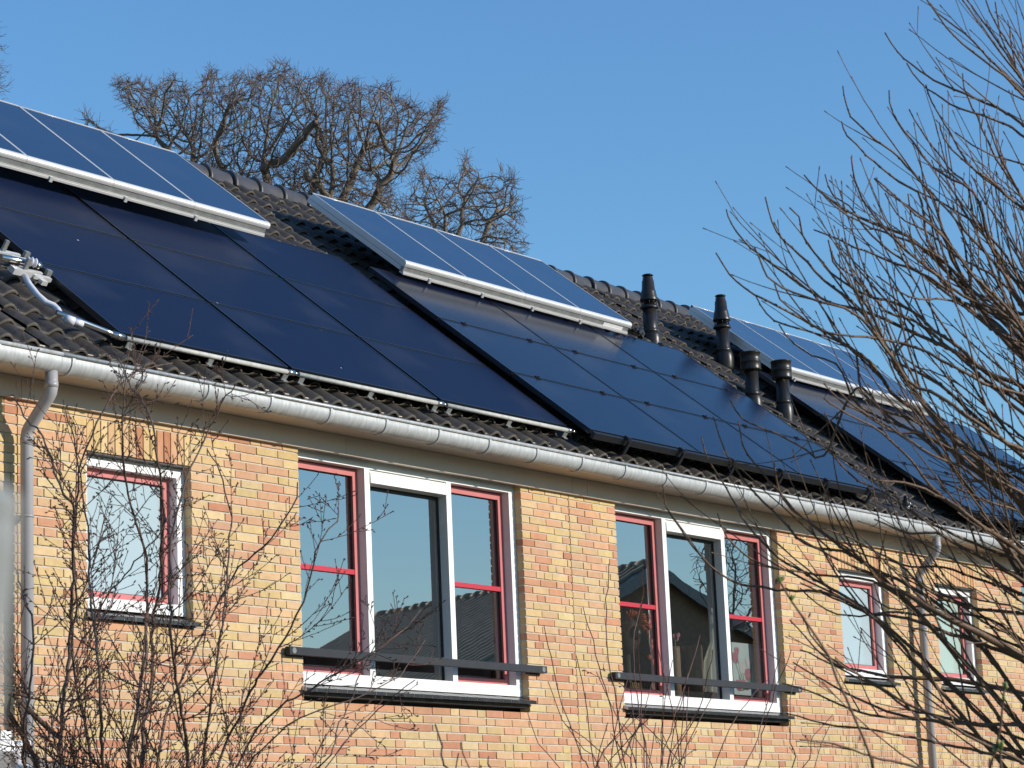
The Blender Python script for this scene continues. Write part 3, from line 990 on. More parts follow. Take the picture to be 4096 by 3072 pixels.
M['birdblue'] = mat('bird_blue', (0.02, 0.05, 0.16), 0.3)
c = wp(*S(146, 575), .50)
t = thing('feather_ornament', 'dark round ornament with orange feather fringe, behind the left pane of the middle house', 'ornament', c-V3(0, 0, .3))
m_ = MB(); m_.blob(c+V3(0, .05, -.02), .13, V3(.02, 0, .17), n=14, rings=9)
obj('body', m_, ['dkbrown'], t)
m_ = MB(); m_.blob(c+V3(-.02, -.06, -.005), .058, V3(0, .02, .062), n=14, rings=8)
obj('face', m_, ['birdblack'], t)
m_ = MB()
for k in range(60):
    a = rnd.uniform(-.3, math.pi+.3)
    p = c+V3(.095*math.cos(a), -.05+rnd.uniform(-.03, .03), .08+.07*math.sin(a))
    m_.tube([p, p+V3(.05*math.cos(a)+rnd.uniform(-.03, .03), rnd.uniform(-.03, .0), .05*math.sin(a)+rnd.uniform(-.03, .01)), p+V3(.08*math.cos(a), 0, .03*math.sin(a)-.05)], [.006, .009, .002], 5)
obj('fringe', m_, ['orange'], t)
m_ = MB(); m_.tube([c+V3(0, .05, -.17), c+V3(0, .05, -.95)], .03, 10)
obj('stand', m_, ['dkbrown'], t)
c = wp(*S(236, 560), .55)
t = thing('hanging_ornament', 'slim hanging ornament of orange and silver pieces right of the feather ornament', 'ornament', c)
m_ = MB()
for k in range(10):
    m_.blob(c+V3(rnd.uniform(-.03, .03), rnd.uniform(-.02, .02), .12-.045*k), .02, V3(.01, 0, .03), n=6)
obj('beads', m_, ['orange'], t)
m_ = MB(); m_.tube([c+V3(0, 0, .55), c+V3(0, 0, .1), c+V3(-.02, 0, -.1), c+V3(.02, 0, -.3)], .006, 6)
obj('cord', m_, ['alu'], t)
tags = ('left', 'middle', 'right')
for k, (zx, r, h, yy) in enumerate(((362, .055, 640, .42), (404, .075, 640, .62), (456, .078, 635, .45))):
    b = wp(*S(zx, 862), yy); top = wp(*S(zx, h), yy)[2]
    m_ = MB()
    z0, z1 = b[2]-.15, top
    m_.lathe(b[0], b[1], [(r*.82, z0), (r, z0+(z1-z0)*.4), (r*1.04, z1-.03), (r, z1), (r*.88, z1), (r*.86, z1-.25)], 22)
    tag(obj('wooden_vase', m_, ['wood' if k != 1 else 'dkbrown'], None, (b[0], b[1], z0)), f'{"striped brown" if k != 1 else "dark brown"} wooden vase, {tags[k]} of three behind the window', 'vase', 'wooden vases behind the window')
c = wp(*S(356, 600), .42)
t = thing('flower', 'pink flower standing in the left wooden vase', 'flower', c-V3(0, 0, .1))
m_ = MB()
for k in range(9):
    a = k*2.4
    m_.blob(c+V3(.03*math.cos(a), .03*math.sin(a), .012*(k % 3)), .02, V3(.016*math.cos(a), .016*math.sin(a), .025), n=7, rings=5)
obj('petals', m_, ['pink'], t)
m_ = MB(); m_.tube([c, c-V3(0, 0, .2)], .006, 6)
obj('stalk', m_, ['leaf'], t)
m_ = MB()
a0, b0 = wp(*S(532, 482), .36), wp(*S(545, 845), .36)
for k in range(22):
    u = k/21
    w0, w1 = .03, .16
    q = [V3(a0[0]+(u-.5)*2*w0, .36+.012*math.sin(u*19), a0[2]), V3(a0[0]+(u-.5)*1.6*(w0+.03), .36+.02*math.sin(u*19), a0[2]-.25), V3(b0[0]+(u-.5)*1.7*w1, .36+.03*math.sin(u*19+.4), b0[2]+.25), V3(b0[0]+(u-.5)*2*w1, .36+.035*math.sin(u*19+.6), b0[2]-.02)]
    m_.v += [tuple(p) for p in q]
n4 = 4
for k in range(21):
    for r in range(3):
        m_.f.append((k*n4+r, k*n4+r+1, (k+1)*n4+r+1, (k+1)*n4+r)); m_.m.append(0); m_.c.append(None); m_.sm.append(True)
m_.tube([a0+V3(0, 0, -.01), a0+V3(0, 0, .05)], [.03, .012], 8)
tag(obj('draped_cloth', m_, ['cloth'], None, b0), 'pale cloth hanging gathered behind the wide centre pane', 'cloth')
tl, tr, bl = wp(*S(630, 617), .27), wp(*S(763, 625), .27), wp(*S(640, 866), .27)
t = thing('tulip_picture', 'pale blue canvas with pink and white tulips in the window of the middle house', 'picture', (tl[0], .27, bl[2]))
x0_, x1_, z0_, z1_ = tl[0]-.02, tr[0], bl[2], tl[2]
m_ = MB(); m_.box(x0_, x1_, .27, .29, z0_, z1_)
obj('canvas', m_, ['canvas'], t)
W_, H_ = x1_-x0_, z1_-z0_
fl = MB(); wf = MB(); lf = MB()
for (u, v, r, mbx) in ((.10,.70,.055,fl),(.16,.83,.04,fl),(.50,.40,.06,fl),(.55,.62,.055,wf),(.32,.52,.06,wf),(.18,.18,.055,fl),(.68,.75,.05,wf),(.36,.22,.04,fl)):
    p = V3(x0_+u*W_, .2695, z0_+v*H_)
    for s_ in (-1, 0, 1):
        mbx.blob(p+V3(s_*r*.45, 0, 0), r*.52, V3(s_*r*.25, 0, r*.95), n=8, rings=6)
    lf.tube([p-V3(0, 0, r*.8), V3(x0_+(.3+.3*u)*W_, .2697, z0_+.1*H_)], [.005, .006], 5)
for k in range(9):
    u = rnd.uniform(.25, .6)
    lf.tube([V3(x0_+.42*W_, .2695, z0_+.1*H_), V3(x0_+u*W_, .2695, z0_+.22*H_), V3(x0_+(u+(u-.42)*.6)*W_, .2695, z0_+rnd.uniform(.3, .42)*H_)], [.006, .014, .002], 6)
for mbx in (fl, wf, lf): mbx.v = [(x, .2695+(y-.2695)*.04, z) for x, y, z in mbx.v]
obj('pink_tulips', fl, ['pink'], t); obj('white_tulips', wf, ['petal'], t); obj('leaves', lf, ['leaf'], t)
a0, b0 = wp(*S(128, 812), .34), wp(*S(240, 835), .34)
m_ = MB()
m_.box(a0[0], b0[0], .30, .50, b0[2]-.06, a0[2])
for k in range(12):
    xx = a0[0]+(b0[0]-a0[0])*(k+.5)/12
    m_.tube([(xx, .297, b0[2]-.06), (xx, .292, (a0[2]+b0[2])/2-.03), (xx, .297, a0[2]+.004)], .008, 6)
tag(obj('woven_basket', m_, ['straw'], None, (a0[0], .3, b0[2]-.06)), 'low woven straw basket behind the lower left pane', 'basket')

# ------------------------------------------------------------------ magpie standing on the tiles just above the gutter
b = rp(3624, 2052, -.10)
F_ = V3(-.80, -.60, 0); Lf = V3(-.60, .80, 0); Z_ = V3(0, 0, 1)
t = thing('magpie', 'black and white magpie standing on the tiles just above the gutter', 'bird', b)
m_ = MB()
sp_ = [b-.075*F_+.040*Z_, b-.05*F_+.048*Z_, b-.01*F_+.055*Z_, b+.025*F_+.082*Z_, b+.036*F_+.108*Z_, b+.042*F_+.128*Z_, b+.052*F_+.142*Z_, b+.064*F_+.147*Z_, b+.074*F_+.146*Z_]
m_.tube(sp_, [.012, .026, .040, .041, .032, .024, .024, .019, .006], 14)
for i, f in enumerate(m_.f):
    q = np.mean([m_.v[j] for j in f], axis=0)-b
    m_.m[i] = 1 if (q[2] < .072 and q@F_ > -.03) else 0
obj('body', m_, ['birdblack', 'birdwhite'], t)
m_ = MB(); m_.tube([b+.068*F_+.146*Z_, b+.085*F_+.143*Z_, b+.102*F_+.138*Z_], [.008, .006, .001], 8)
obj('beak', m_, ['birdblack'], t)
for s_ in (1, -1):
    m_ = MB(); m_.blob(b+.060*F_+.150*Z_+s_*.020*Lf, .004, .004*Z_, n=8, rings=6)
    obj('eye', m_, ['birdblack'], t)
    m_ = MB(); m_.blob(b-.015*F_+.070*Z_+s_*.038*Lf, .018, .065*(-F_*.8+Z_*-.35)+V3(0, 0, .004), n=8, rings=6, mi=0)
    m_.blob(b+.012*F_+.085*Z_+s_*.040*Lf, .015, .024*(-F_*.7-Z_*.6), n=8, rings=6, mi=1)
    obj('wing', m_, ['birdblue', 'birdwhite'], t)
    m_ = MB()
    m_.tube([b+.005*F_+s_*.016*Lf+.03*Z_, b+.012*F_+s_*.017*Lf+.012*Z_, b+.008*F_+s_*.017*Lf+.001*Z_], [.006, .003, .003], 6)
    for q in (-.5, 0, .5): m_.tube([b+.008*F_+s_*.017*Lf+.002*Z_, b+.026*F_+(s_*.017+q*.018)*Lf+.0*Z_], [.0025, .0015], 5)
    obj('leg', m_, ['birdblack'], t)
m_ = MB()
m_.tube([b-.06*F_+.044*Z_, b-.13*F_+.06*Z_, b-.24*F_+.09*Z_], [.012, .016, .010], 8)
m_.v = [tuple(p) for p in m_.v]
obj('tail', m_, ['birdblue'], t)

# ------------------------------------------------------------------ awning on the neighbour's wall, bottom left corner
e = wp(98, 2995, -.13)
t = thing('awning', 'folded white awning box on the wall in the bottom left corner', 'awning', (e[0]-1.3, 0, e[2]))
m_ = MB()
pr = [(-.01, .055), (-.12, .05), (-.165, .02), (-.168, -.028), (-.15, -.045), (-.01, -.05)]
V = [(x, y, e[2]+z) for x in (e[0]-2.6, e[0]) for y, z in pr]
m_.add(V, [(j, 6+j, 6+(j+1) % 6, (j+1) % 6) for j in range(6)]+[tuple(range(6)), tuple(range(11, 5, -1))])
obj('cassette', m_, ['white'], t)
m_ = MB(); m_.box(e[0]-.004, e[0]+.014, -.172, -.008, e[2]-.055, e[2]+.058)
obj('end_cap', m_, ['alu'], t)
m_ = MB(); m_.box(e[0]-.16, e[0]-.07, -.10, -.004, e[2]+.057, e[2]+.11); m_.tube([(e[0]-.115, -.103, e[2]+.085), (e[0]-.115, -.106, e[2]+.085)], .02, 14)
obj('wall_bracket', m_, ['white'], t)
m_ = MB()
m_.tube([(e[0]-.10, -.17, e[2]-.03), (e[0]-.6, -.75, e[2]-.16), (e[0]-.08, -1.25, e[2]-.30)], .026, 8)
obj('folding_arm', m_, ['white'], t)
m_ = MB()
m_.add([(e[0]-2.5,-.168,e[2]-.02),(e[0]-.12,-.168,e[2]-.02),(e[0]-.12,-1.25,e[2]-.29),(e[0]-2.5,-1.25,e[2]-.29),(e[0]-2.5,-.168,e[2]-.028),(e[0]-.12,-.168,e[2]-.028),(e[0]-.12,-1.25,e[2]-.298),(e[0]-2.5,-1.25,e[2]-.298)], [(0,1,2,3),(7,6,5,4),(0,4,5,1),(1,5,6,2),(2,6,7,3),(3,7,4,0)])
obj('canopy', m_, ['galv'], t)

# ------------------------------------------------------------------ house across the street (seen only as a reflection in the panes)
R0, R1 = V3(35.7, -22, 4.7), V3(38.7, -33.5, 4.7)
ax = (R1-R0)/np.linalg.norm(R1-R0); pv = np.cross(ax, Z_)
fr = lambda a, b, c: R0+a*ax+b*pv+c*Z_
Lh = np.linalg.norm(R1-R0)
M['tile2'] = mat('brown_grey_tiles', (0.36, 0.325, 0.24), 0.8, var=0.25, vscale=3)
M['brick2'] = mat('plain_brick', (0.33, 0.23, 0.15), 0.9, var=0.2, vscale=9)
t = thing('opposite_house', 'brown tiled house across the street, mirrored in the window panes', 'house', (R0[0], R0[1]-5, GROUND))
m_ = MB()
hw, sl_ = 8.2, .47
for sgn in (-1, 1):
    q = [fr(-.25, 0, 0), fr(Lh+.25, 0, 0), fr(Lh+.25, sgn*(hw+.5), -(hw+.5)*sl_), fr(-.25, sgn*(hw+.5), -(hw+.5)*sl_)]
    q += [p-V3(0, 0, .12) for p in q]
    m_.add(q, [(0,1,2,3),(7,6,5,4),(0,4,5,1),(1,5,6,2),(2,6,7,3),(3,7,4,0)])
    for k in range(int(Lh/.3)):
        a = k*.3+.1
        m_.tube([fr(a, sgn*.05, .03), fr(a, sgn*(hw+.45), -(hw+.45)*sl_+.03)], .06, 6)
rr = obj('roof', m_, ['tile2'], t)
m_ = MB()
for k in range(int(Lh/.4)+1):
    m_.tube([fr(k*.4-.2, 0, .02), fr(k*.4-.12, 0, .03), fr(k*.4+.2, 0, .0)], [.17, .17, .13], 10)
obj('ridge', m_, ['tile2'], rr)
m_ = MB()
V = [fr(a, b, c) for a in (.05, Lh-.05) for b, c in ((-hw, -hw*sl_-.13), (0, -.13), (hw, -hw*sl_-.13), (hw, GROUND-R0[2]), (-hw, GROUND-R0[2]))]
m_.add(V, [(0,1,2,3,4), (9,8,7,6,5)]+[(j, 5+j, 5+(j+1) % 5, (j+1) % 5) for j in (2, 4)])
obj('wall', m_, ['brick2'], t)
for b in (-3.2, -.9, 1.6):
    m_ = MB(); m_.fbox(fr, -.02, .06, b, b+1.3, -4.6, -3.2)
    w = obj('window', m_, ['white'], t)
    m_ = MB(); m_.fbox(fr, -.03, -.021, b+.1, b+1.2, -4.5, -3.3)
    obj('glass_pane', m_, ['black'], w)
m_ = MB()
for sgn in (-1, 1):
    q = [fr(-.27, sgn*.02, .0), fr(-.27, sgn*(hw+.5), -(hw+.5)*sl_), fr(-.27, sgn*(hw+.5), -(hw+.5)*sl_-.3), fr(-.27, sgn*.02, -.3)]
    q += [p-.04*ax for p in q]
    m_.add(q, [(0,1,2,3),(7,6,5,4),(0,4,5,1),(1,5,6,2),(2,6,7,3),(3,7,4,0)])
obj('verge_board', m_, ['galv'], t)

# ------------------------------------------------------------------ bare trees grown towards points of their crown
def colonise(roots, A, step, kill, infl, iters=260, jit=.25, trop=0.12, par=None):
    nodes = [np.asarray(p, float) for p in roots]
    par = list(par) if par else [-1]+list(range(len(roots)-1))
    A = np.asarray(A, float)
    near = np.full(len(A), -1); nd = np.full(len(A), 1e9)
    def upd(ids):
        P = np.array([nodes[i] for i in ids])
        for s0 in range(0, len(ids), 200):
            D = np.linalg.norm(A[:, None]-P[None, s0:s0+200], axis=2)
            j = D.argmin(1); d = D[np.arange(len(A)), j]
            b_ = d < nd
            near[b_] = np.array(ids)[s0+j[b_]]; nd[b_] = d[b_]
    upd(list(range(len(nodes))))
    for it in range(iters):
        if len(A) == 0: break
        act = nd < infl
        if not act.any():
            act = nd <= nd.min()+1e-6
        g = {}
        dirs = A[act]-np.array([nodes[i] for i in near[act]])
        dirs /= np.linalg.norm(dirs, axis=1)[:, None]+1e-9
        for i, d in zip(near[act], dirs): g[i] = g.get(i, 0)+d
        new = []
        for i, d in g.items():
            d = d/(np.linalg.norm(d)+1e-9)
            if par[i] >= 0:
                q = nodes[i]-nodes[par[i]]; d = d+.55*q/(np.linalg.norm(q)+1e-9)
            d = d+rng.normal(0, jit, 3)+V3(0, 0, trop)
            d /= np.linalg.norm(d)
            new.append(len(nodes)); nodes.append(nodes[i]+step*d); par.append(i)
        upd(new)
        keep = nd > kill
        A, near, nd = A[keep], near[keep], nd[keep]
    return np.array(nodes), par
def tree_mesh(nodes, par, r_tip, expo, rmax, rtrunk, sides=5, twig=None):
    n = len(nodes)
    ch = [[] for _ in range(n)]
    for i, p in enumerate(par):
        if p >= 0: ch[p].append(i)
    w = np.zeros(n)
    for i in range(n-1, -1, -1):
        w[i] = r_tip**expo if not ch[i] else sum(w[c] for c in ch[i])
    r = np.minimum(w**(1/expo), rmax)
    trunk, br, tw = MB(), MB(), MB()
    stack = [(0, None)]
    while stack:
        i, p = stack.pop()
        chain = [i] if p is None else [p, i]
        while ch[chain[-1]]:
            cs = sorted(ch[chain[-1]], key=lambda q: -w[q])
            for q in cs[1:]: stack.append((q, chain[-1]))
            chain.append(cs[0])
        if len(chain) < 2: continue
        rad = [r[q] for q in chain]
        if p is not None: rad[0] = rad[1]
        pts = nodes[chain]
        k = max([j for j in range(len(chain)) if rad[j] > rtrunk]+[0])
        if k > 0:
            trunk.tube(pts[:k+1], rad[:k+1], 8, caps=False)
        if len(chain)-k >= 2:
            br.tube(pts[k:], rad[k:], sides, caps=False)
        if twig and len(chain) > 2:
            for q in range(max(1, len(chain)-5), len(chain)):
                for _ in range(twig[0]):
                    d = pts[q]-pts[q-1]; d /= np.linalg.norm(d)+1e-9
                    d = d+rng.normal(0, .5, 3)+V3(0, 0, .2); d /= np.linalg.norm(d)
                    L = twig[1]*rnd.uniform(.5, 1.3)
                    e = pts[q]+d*L*.5+rng.normal(0, L*.08, 3)
                    f_ = e+(d+rng.normal(0, .4, 3))*L*.5
                    tw.tube([pts[q], e, f_], [r_tip*.75, r_tip*.62, r_tip*.5], 3, caps=False)
    return trunk, br, tw
def inside(poly, x, y):
    c_ = False
    j = len(poly)-1
    for i in range(len(poly)):
        (xi, yi), (xj, yj) = poly[i], poly[j]
        if (yi > y) != (yj > y) and x < (xj-xi)*(y-yi)/(yj-yi)+xi: c_ = not c_
        j = i
    return c_
def crown_points(poly, n, d0, spread):
    xs, ys = [p[0] for p in poly], [p[1] for p in poly]
    out = []
    while len(out) < n:
        x, y = rnd.uniform(min(xs), max(xs)), rnd.uniform(min(ys), max(ys))
        if inside(poly, x, y):
            out.append(px(x, y, d0+max(-2*spread, min(2*spread, rnd.gauss(0, spread)))))
    return out
def bare_tree(label, base_px, mid_px, d0, pts, step, kill, infl, rtip, rmax, group, twig, jit=.25, limbs=()):
    base = px(*base_px, d0)
    fork = px(*mid_px, d0)
    g = V3(base[0], base[1], GROUND)
    k = max(2, int(np.linalg.norm(fork-g)/(step*2)))
    roots = [g+(fork-g)*i/k+V3(.06*math.sin(i*1.1), .06*math.cos(i*.9), 0)*(0 < i < k) for i in range(k+1)]
    par = [-1]+list(range(len(roots)-1))
    for (x, y, dd) in limbs:
        e = px(x, y, d0+dd)
        i = len(roots)-1 if len(limbs) < 2 else k-rnd.randint(0, min(2, k-1))
        a = roots[i]
        nn = max(3, int(np.linalg.norm(e-a)/(step*2.5)))
        for q in range(1, nn+1):
            u = q/nn
            roots.append(a+(e-a)*u+V3(0, 0, -.35*math.sin(u*math.pi)*np.linalg.norm((e-a)[:2])*.4)+rng.normal(0, step*.35, 3))
            par.append(i if q == 1 else len(roots)-2)
    nodes, par = colonise(roots, pts, step, kill, infl, jit=jit, par=par)
    tr, br, tw = tree_mesh(nodes, par, rtip, 2.35, rmax, .05, twig=twig)
    t = thing('bare_tree', label, 'tree', g, group)
    obj('trunk', tr, ['oak'], t); obj('branches', br, ['oak'], t)
    if tw.v: obj('twigs', tw, ['oaktwig'], t)
    return t
P1 = [(450,345),(470,315),(560,330),(640,345),(690,285),(740,350),(800,330),(850,255),(900,340),(990,290),(1060,300),(1100,245),(1170,260),(1200,310),(1300,300),(1330,330),(1420,325),(1480,350),(1560,325),(1590,400),(1660,420),(1690,440),(1785,385),(1780,480),(1745,540),(1770,600),(1690,630),(1650,690),(1560,740),(1640,900),(1500,960),(1000,820),(760,640),(620,560),(540,520),(560,470),(500,430)]
pts = crown_points(P1, 4600, 42, 1.0)
pts += crown_points([(335,445),(385,470),(445,530),(520,600),(520,640),(380,560),(330,520)], 110, 42, .3)
bare_tree('large bare oak with a broad rounded crown rising behind the roof ridge', (1150, 1500), (1130, 1150), 42, pts, .06, .085, .9, .0056, .17, 'bare trees beyond the roof', (2, .17), jit=.11,
          limbs=[(640,560,-.5),(760,640,.6),(860,600,-.2),(960,720,.7),(1060,640,-.6),(1180,760,.2),(1330,760,-.5),(1440,640,.5),(1560,700,-.3),(1300,600,.9)])
P2 = [(1600,830),(1684,662),(1740,700),(1773,735),(1810,720),(1845,640),(1871,612),(1895,680),(1930,730),(1985,690),(1996,655),(2020,730),(2040,680),(2062,704),(2070,790),(2100,810),(2085,880),(2060,930),(2132,985),(2120,1020),(1900,1010),(1620,940)]
bare_tree('smaller bare tree right of the broad oak, with separate upright limbs', (1850, 1500), (1800, 1120), 37, crown_points(P2, 950, 37, .7), .06, .085, .9, .0052, .10, 'bare trees beyond the roof', (2, .16), jit=.11,
          limbs=[(1700,820,.3),(1860,800,-.2),(1985,860,.3),(1780,860,-.4)])
P3 = [(-420,100),(-60,60),(5,110),(12,170),(-10,230),(40,320),(48,360),(10,420),(-420,480)]
bare_tree('bare tree mostly outside the left photo edge, only twig tips showing', (-350, 1500), (-330, 900), 44, crown_points(P3, 420, 44, .8), .09, .12, 1.2, .0045, .12, 'bare trees beyond the roof', (2, .18))
# a garden tree across the street, mirrored in the panes of the middle house
cm = CAM.copy(); cm[1] = 2*.165-cm[1]
def mirrored(x, y, yy):
    P = wp(x, y, .165); d = P-cm
    return P+d*((yy-P[1])/d[1])
tp = []
poly = [(2740,2210),(2850,2120),(2960,2130),(3080,2180),(3100,2500),(2960,2560),(2840,2470),(2790,2360)]
while len(tp) < 700:
    x, y = rnd.uniform(2740, 3100), rnd.uniform(2120, 2560)
    if inside(poly, x, y): tp.append(mirrored(x, y, -17+rnd.gauss(0, .6)))
fk = mirrored(2900, 2700, -17)
g = V3(fk[0], fk[1], GROUND)
roots = [g+(fk-g)*i/12 for i in range(13)]
nodes, par = colonise(roots, tp, .14, .17, 2.0)
tr, br, tw = tree_mesh(nodes, par, .006, 2.3, .14, .06)
t = thing('opposite_tree', 'bare garden tree across the street, mirrored in the middle house panes', 'tree', g)
obj('trunk', tr, ['oak'], t); obj('branches', br, ['oak'], t)

# ------------------------------------------------------------------ twiggy plants in front of the houses
def spline(P, n):
    P = np.asarray(P, float)
    if len(P) < 3:
        return np.array([P[0]+(P[-1]-P[0])*u for u in np.linspace(0, 1, n)])
    Q = np.vstack([2*P[0]-P[1], P, 2*P[-1]-P[-2]])
    L = np.concatenate([[0], np.cumsum(np.linalg.norm(np.diff(P, axis=0), axis=1))])
    out = []
    for s_ in np.linspace(0, L[-1], n):
        i = min(np.searchsorted(L, s_, side='right')-1, len(P)-2)
        u = (s_-L[i])/(L[i+1]-L[i]+1e-9)
        p0, p1, p2, p3 = Q[i], Q[i+1], Q[i+2], Q[i+3]
        out.append(.5*((2*p1)+(-p0+p2)*u+(2*p0-5*p1+4*p2-p3)*u*u+(-p0+3*p1-3*p2+p3)*u**3))
    return np.array(out)
def nrm(v): return v/(np.linalg.norm(v)+1e-12)
def side_dir(d, ang):
    a = rng.normal(0, 1, 3); a -= d*(a@d)
    return nrm(d*math.cos(ang)+nrm(a)*math.sin(ang))
def twig(mt, mbud, p, d, L, r0, lev, budgap, zig=.16, up=.05, spur=True, ang=(.5, .95), child=.5, budr=1.5):
    n = max(3, int(L/budgap)+1)
    pts, rad = [p], [r0]
    d = nrm(d)
    for i in range(n):
        d = nrm(d+rng.normal(0, zig, 3)*(.6)+V3(0, 0, up*rnd.uniform(.3, 1.4)))
        p = p+d*L/n
        pts.append(p); rad.append(max(r0*(1-.62*(i+1)/n), .0013))
        if rnd.random() < .9:
            sd = side_dir(d, .7)
            q = rad[-1]
            if spur and rnd.random() < .7:
                tip = p+sd*(q+rnd.uniform(.005, .015))
                mbud.tube([p, tip], [q*.8, q*.6], 4, caps=False)
                mbud.blob(tip, max(q*budr*.8, .0030), nrm(sd+d*.4)*rnd.uniform(.005, .008), n=4, rings=3)
            else:
                mbud.blob(p+sd*q*.5, q*budr, d*q*1.8, n=5, rings=3)
        if lev > 0 and i < n-1 and rnd.random() < child:
            twig(mt, mbud, p, side_dir(d, rnd.uniform(*ang)), L*rnd.uniform(.25, .55), rad[-1]*.75, lev-1, budgap, zig, up, spur, ang, child*.7, budr)
    mt.tube(pts, rad, 5, caps=False)
    mbud.blob(pts[-1], rad[-1]*1.8, d*.009, n=5, rings=3)

# --- shrub at the left: traced stems, grown side shoots
def shrub(label, stems, d0, mats, per_m, tl, group=None, lev=1, r_scale=1.0, up=.05, base_pull=None, ymin=None, name='bare_shrub', leanx=0):
    st, tw, bd = MB(), MB(), MB()
    org = None
    for si, (tr, w0, w1, dd) in enumerate(stems):
        D = d0+dd
        n = max(8, len(tr)*7)
        P = [px(x, y, D+.25*math.sin(si*1.7+q*.6)) for q, (x, y) in enumerate(tr)]
        if base_pull is not None:
            b_ = px(base_pull[0]+(tr[0][0]-base_pull[0])*.35, 3700, D)
            P = [V3(b_[0], b_[1], GROUND), px(base_pull[0]+(tr[0][0]-base_pull[0])*.6, 3400, D)]+P
            if org is None: org = V3(b_[0], b_[1], GROUND)
        C = spline(P, n)
        C[1:-1] += rng.normal(0, .0035, (n-2, 3))
        k = D/FPX/2*r_scale
        rad = np.linspace(w0*k, w1*k, n)
        st.tube(C, rad, 9, caps=True)
        seg = np.linalg.norm(np.diff(C, axis=0), axis=1)
        for i in range(1, n-1):
            if C[i][2] < -3.6: continue
            for _ in range(np.random.default_rng(si*97+i).poisson(per_m*seg[i])):
                d = nrm(C[i+1]-C[i-1])
                L = rnd.uniform(*tl)*(1-.72*i/n)
                twig(tw, bd, C[i], side_dir(d, rnd.uniform(.45, .95)), L, min(rad[i]*.55, .0040), lev, .034, zig=.075, up=up)
            if rnd.random() < .6:
                bd.blob(C[i]+side_dir(nrm(C[i+1]-C[i]), 1.4)*rad[i], rad[i]*.55, nrm(C[i+1]-C[i])*rad[i]*.8, n=5, rings=3)
    t = thing(name, label, 'shrub', org if org is not None else st.v[0], group)
    obj('stems', st, [mats[0]], t)
    for nm_, q_, mm_ in (('twigs', tw, mats[1]), ('buds', bd, mats[2])):
        o_ = obj(nm_, q_, [mm_], t)
        if o_: o_['kind'] = 'stuff'
    return t
def zb(*pts): return [(x*1.021, 2100+y*1.021) for x, y in pts]     # points read off an enlargement
stems = [
 (zb((250,945),(240,830),(262,600),(275,420),(282,300),(286,120),(290,-60))+[(298,2000),(262,1990),(200,1830),(157,1720),(110,1690),(60,1600),(43,1580)], 32, 5, 0),
 (zb((290,560),(300,300),(292,60))+[(309,1960),(326,1840),(390,1690),(450,1570),(505,1520),(560,1480),(640,1465),(690,1452)], 18, 5, .15),
 (zb((405,945),(402,760),(388,600),(378,480),(368,380),(352,230),(345,60))+[(327,1960),(311,1850),(300,1780),(262,1640)], 26, 5, -.3),
 (zb((505,920),(538,700),(560,560),(575,440),(577,240),(574,110),(545,20))+[(520,2020),(500,1900),(490,1700),(500,1560),(502,1480)], 30, 5, .2),
 (zb((560,820),(590,640),(600,420),(618,260),(635,90))+[(652,2010),(640,1890),(622,1760),(600,1660),(560,1590),(520,1545),(480,1450),(440,1390)], 26, 5, .4),
 (zb((735,960),(722,800),(700,660),(678,540),(668,410),(664,200))+[(690,2150),(720,2000),(780,1830),(850,1700),(890,1610),(945,1535)], 26, 5, -.2),
 (zb((800,930),(820,720),(850,540),(872,380),(888,220),(902,60))+[(925,2080),(900,1960),(880,1880),(830,1800)], 20, 5, .3),
 (zb((620,950),(650,740),(720,580),(800,420),(880,260),(952,150))+[(1080,2160),(1180,2000),(1190,1930)], 20, 5, .6),
 (zb((850,960),(880,860),(930,760),(985,640))+[(1070,2660),(1180,2480),(1240,2330),(1262,2200),(1345,2080),(1350,2030)], 22, 5, .1),
 (zb((100,960),(95,800),(115,660),(125,520),(130,380),(95,280))+[(70,2300),(40,2200),(20,2100)], 26, 5, -.1),
 (zb((20,700),(90,700),(160,780),(230,830)), 24, 20, .2),
 (zb((180,940),(200,820),(230,700),(310,480),(360,380),(430,270))+[(500,2300),(560,2220),(640,2130),(700,2000)], 14, 5, .5),
 ([(950,3072),(1010,2940),(1100,2840),(1200,2780),(1330,2700),(1440,2640),(1560,2560),(1640,2500),(1682,2440)], 17, 5, 0),
 ([(990,3072),(1090,2960),(1180,2880),(1340,2820),(1500,2760),(1600,2700),(1700,2560)], 12, 4, .3),
 ([(1290,3060),(1330,2990),(1345,2930),(1370,2870),(1410,2780),(1440,2700),(1490,2590),(1560,2460)], 12, 4, .1),
 ([(1300,3072),(1390,2960),(1450,2890),(1560,2800),(1590,2770),(1660,2720)], 10, 4, -.1),
]
shrub('tall bare twiggy shrub covering the bathroom window at the left', stems, 9.4, ('bark', 'barkdark', 'budbrown'), 9.0, (.28, .9), lev=1, base_pull=(560, 0))
# low shoots in front of the wall, nearer to the camera
near = [([(1795,3090),(1770,3000),(1750,2940),(1741,2898)], 13, 7, 0), ([(1890,3090),(1865,3030),(1845,2968)], 9, 5, 0), ([(1820,3090),(1828,3040),(1834,3014)], 9, 5, .1),
        ([(1962,3090),(1958,3060),(1954,3026)], 9, 5, 0), ([(2465,3090),(2500,3000),(2530,2950),(2566,2890)], 16, 7, .05)]
shrub('few dark shoot tips rising from below the photo under the wide left window', near, 6.0, ('barkdark', 'barkdark', 'budbrown'), 0.0, (.1, .2), base_pull=(2050, 0), lev=0)
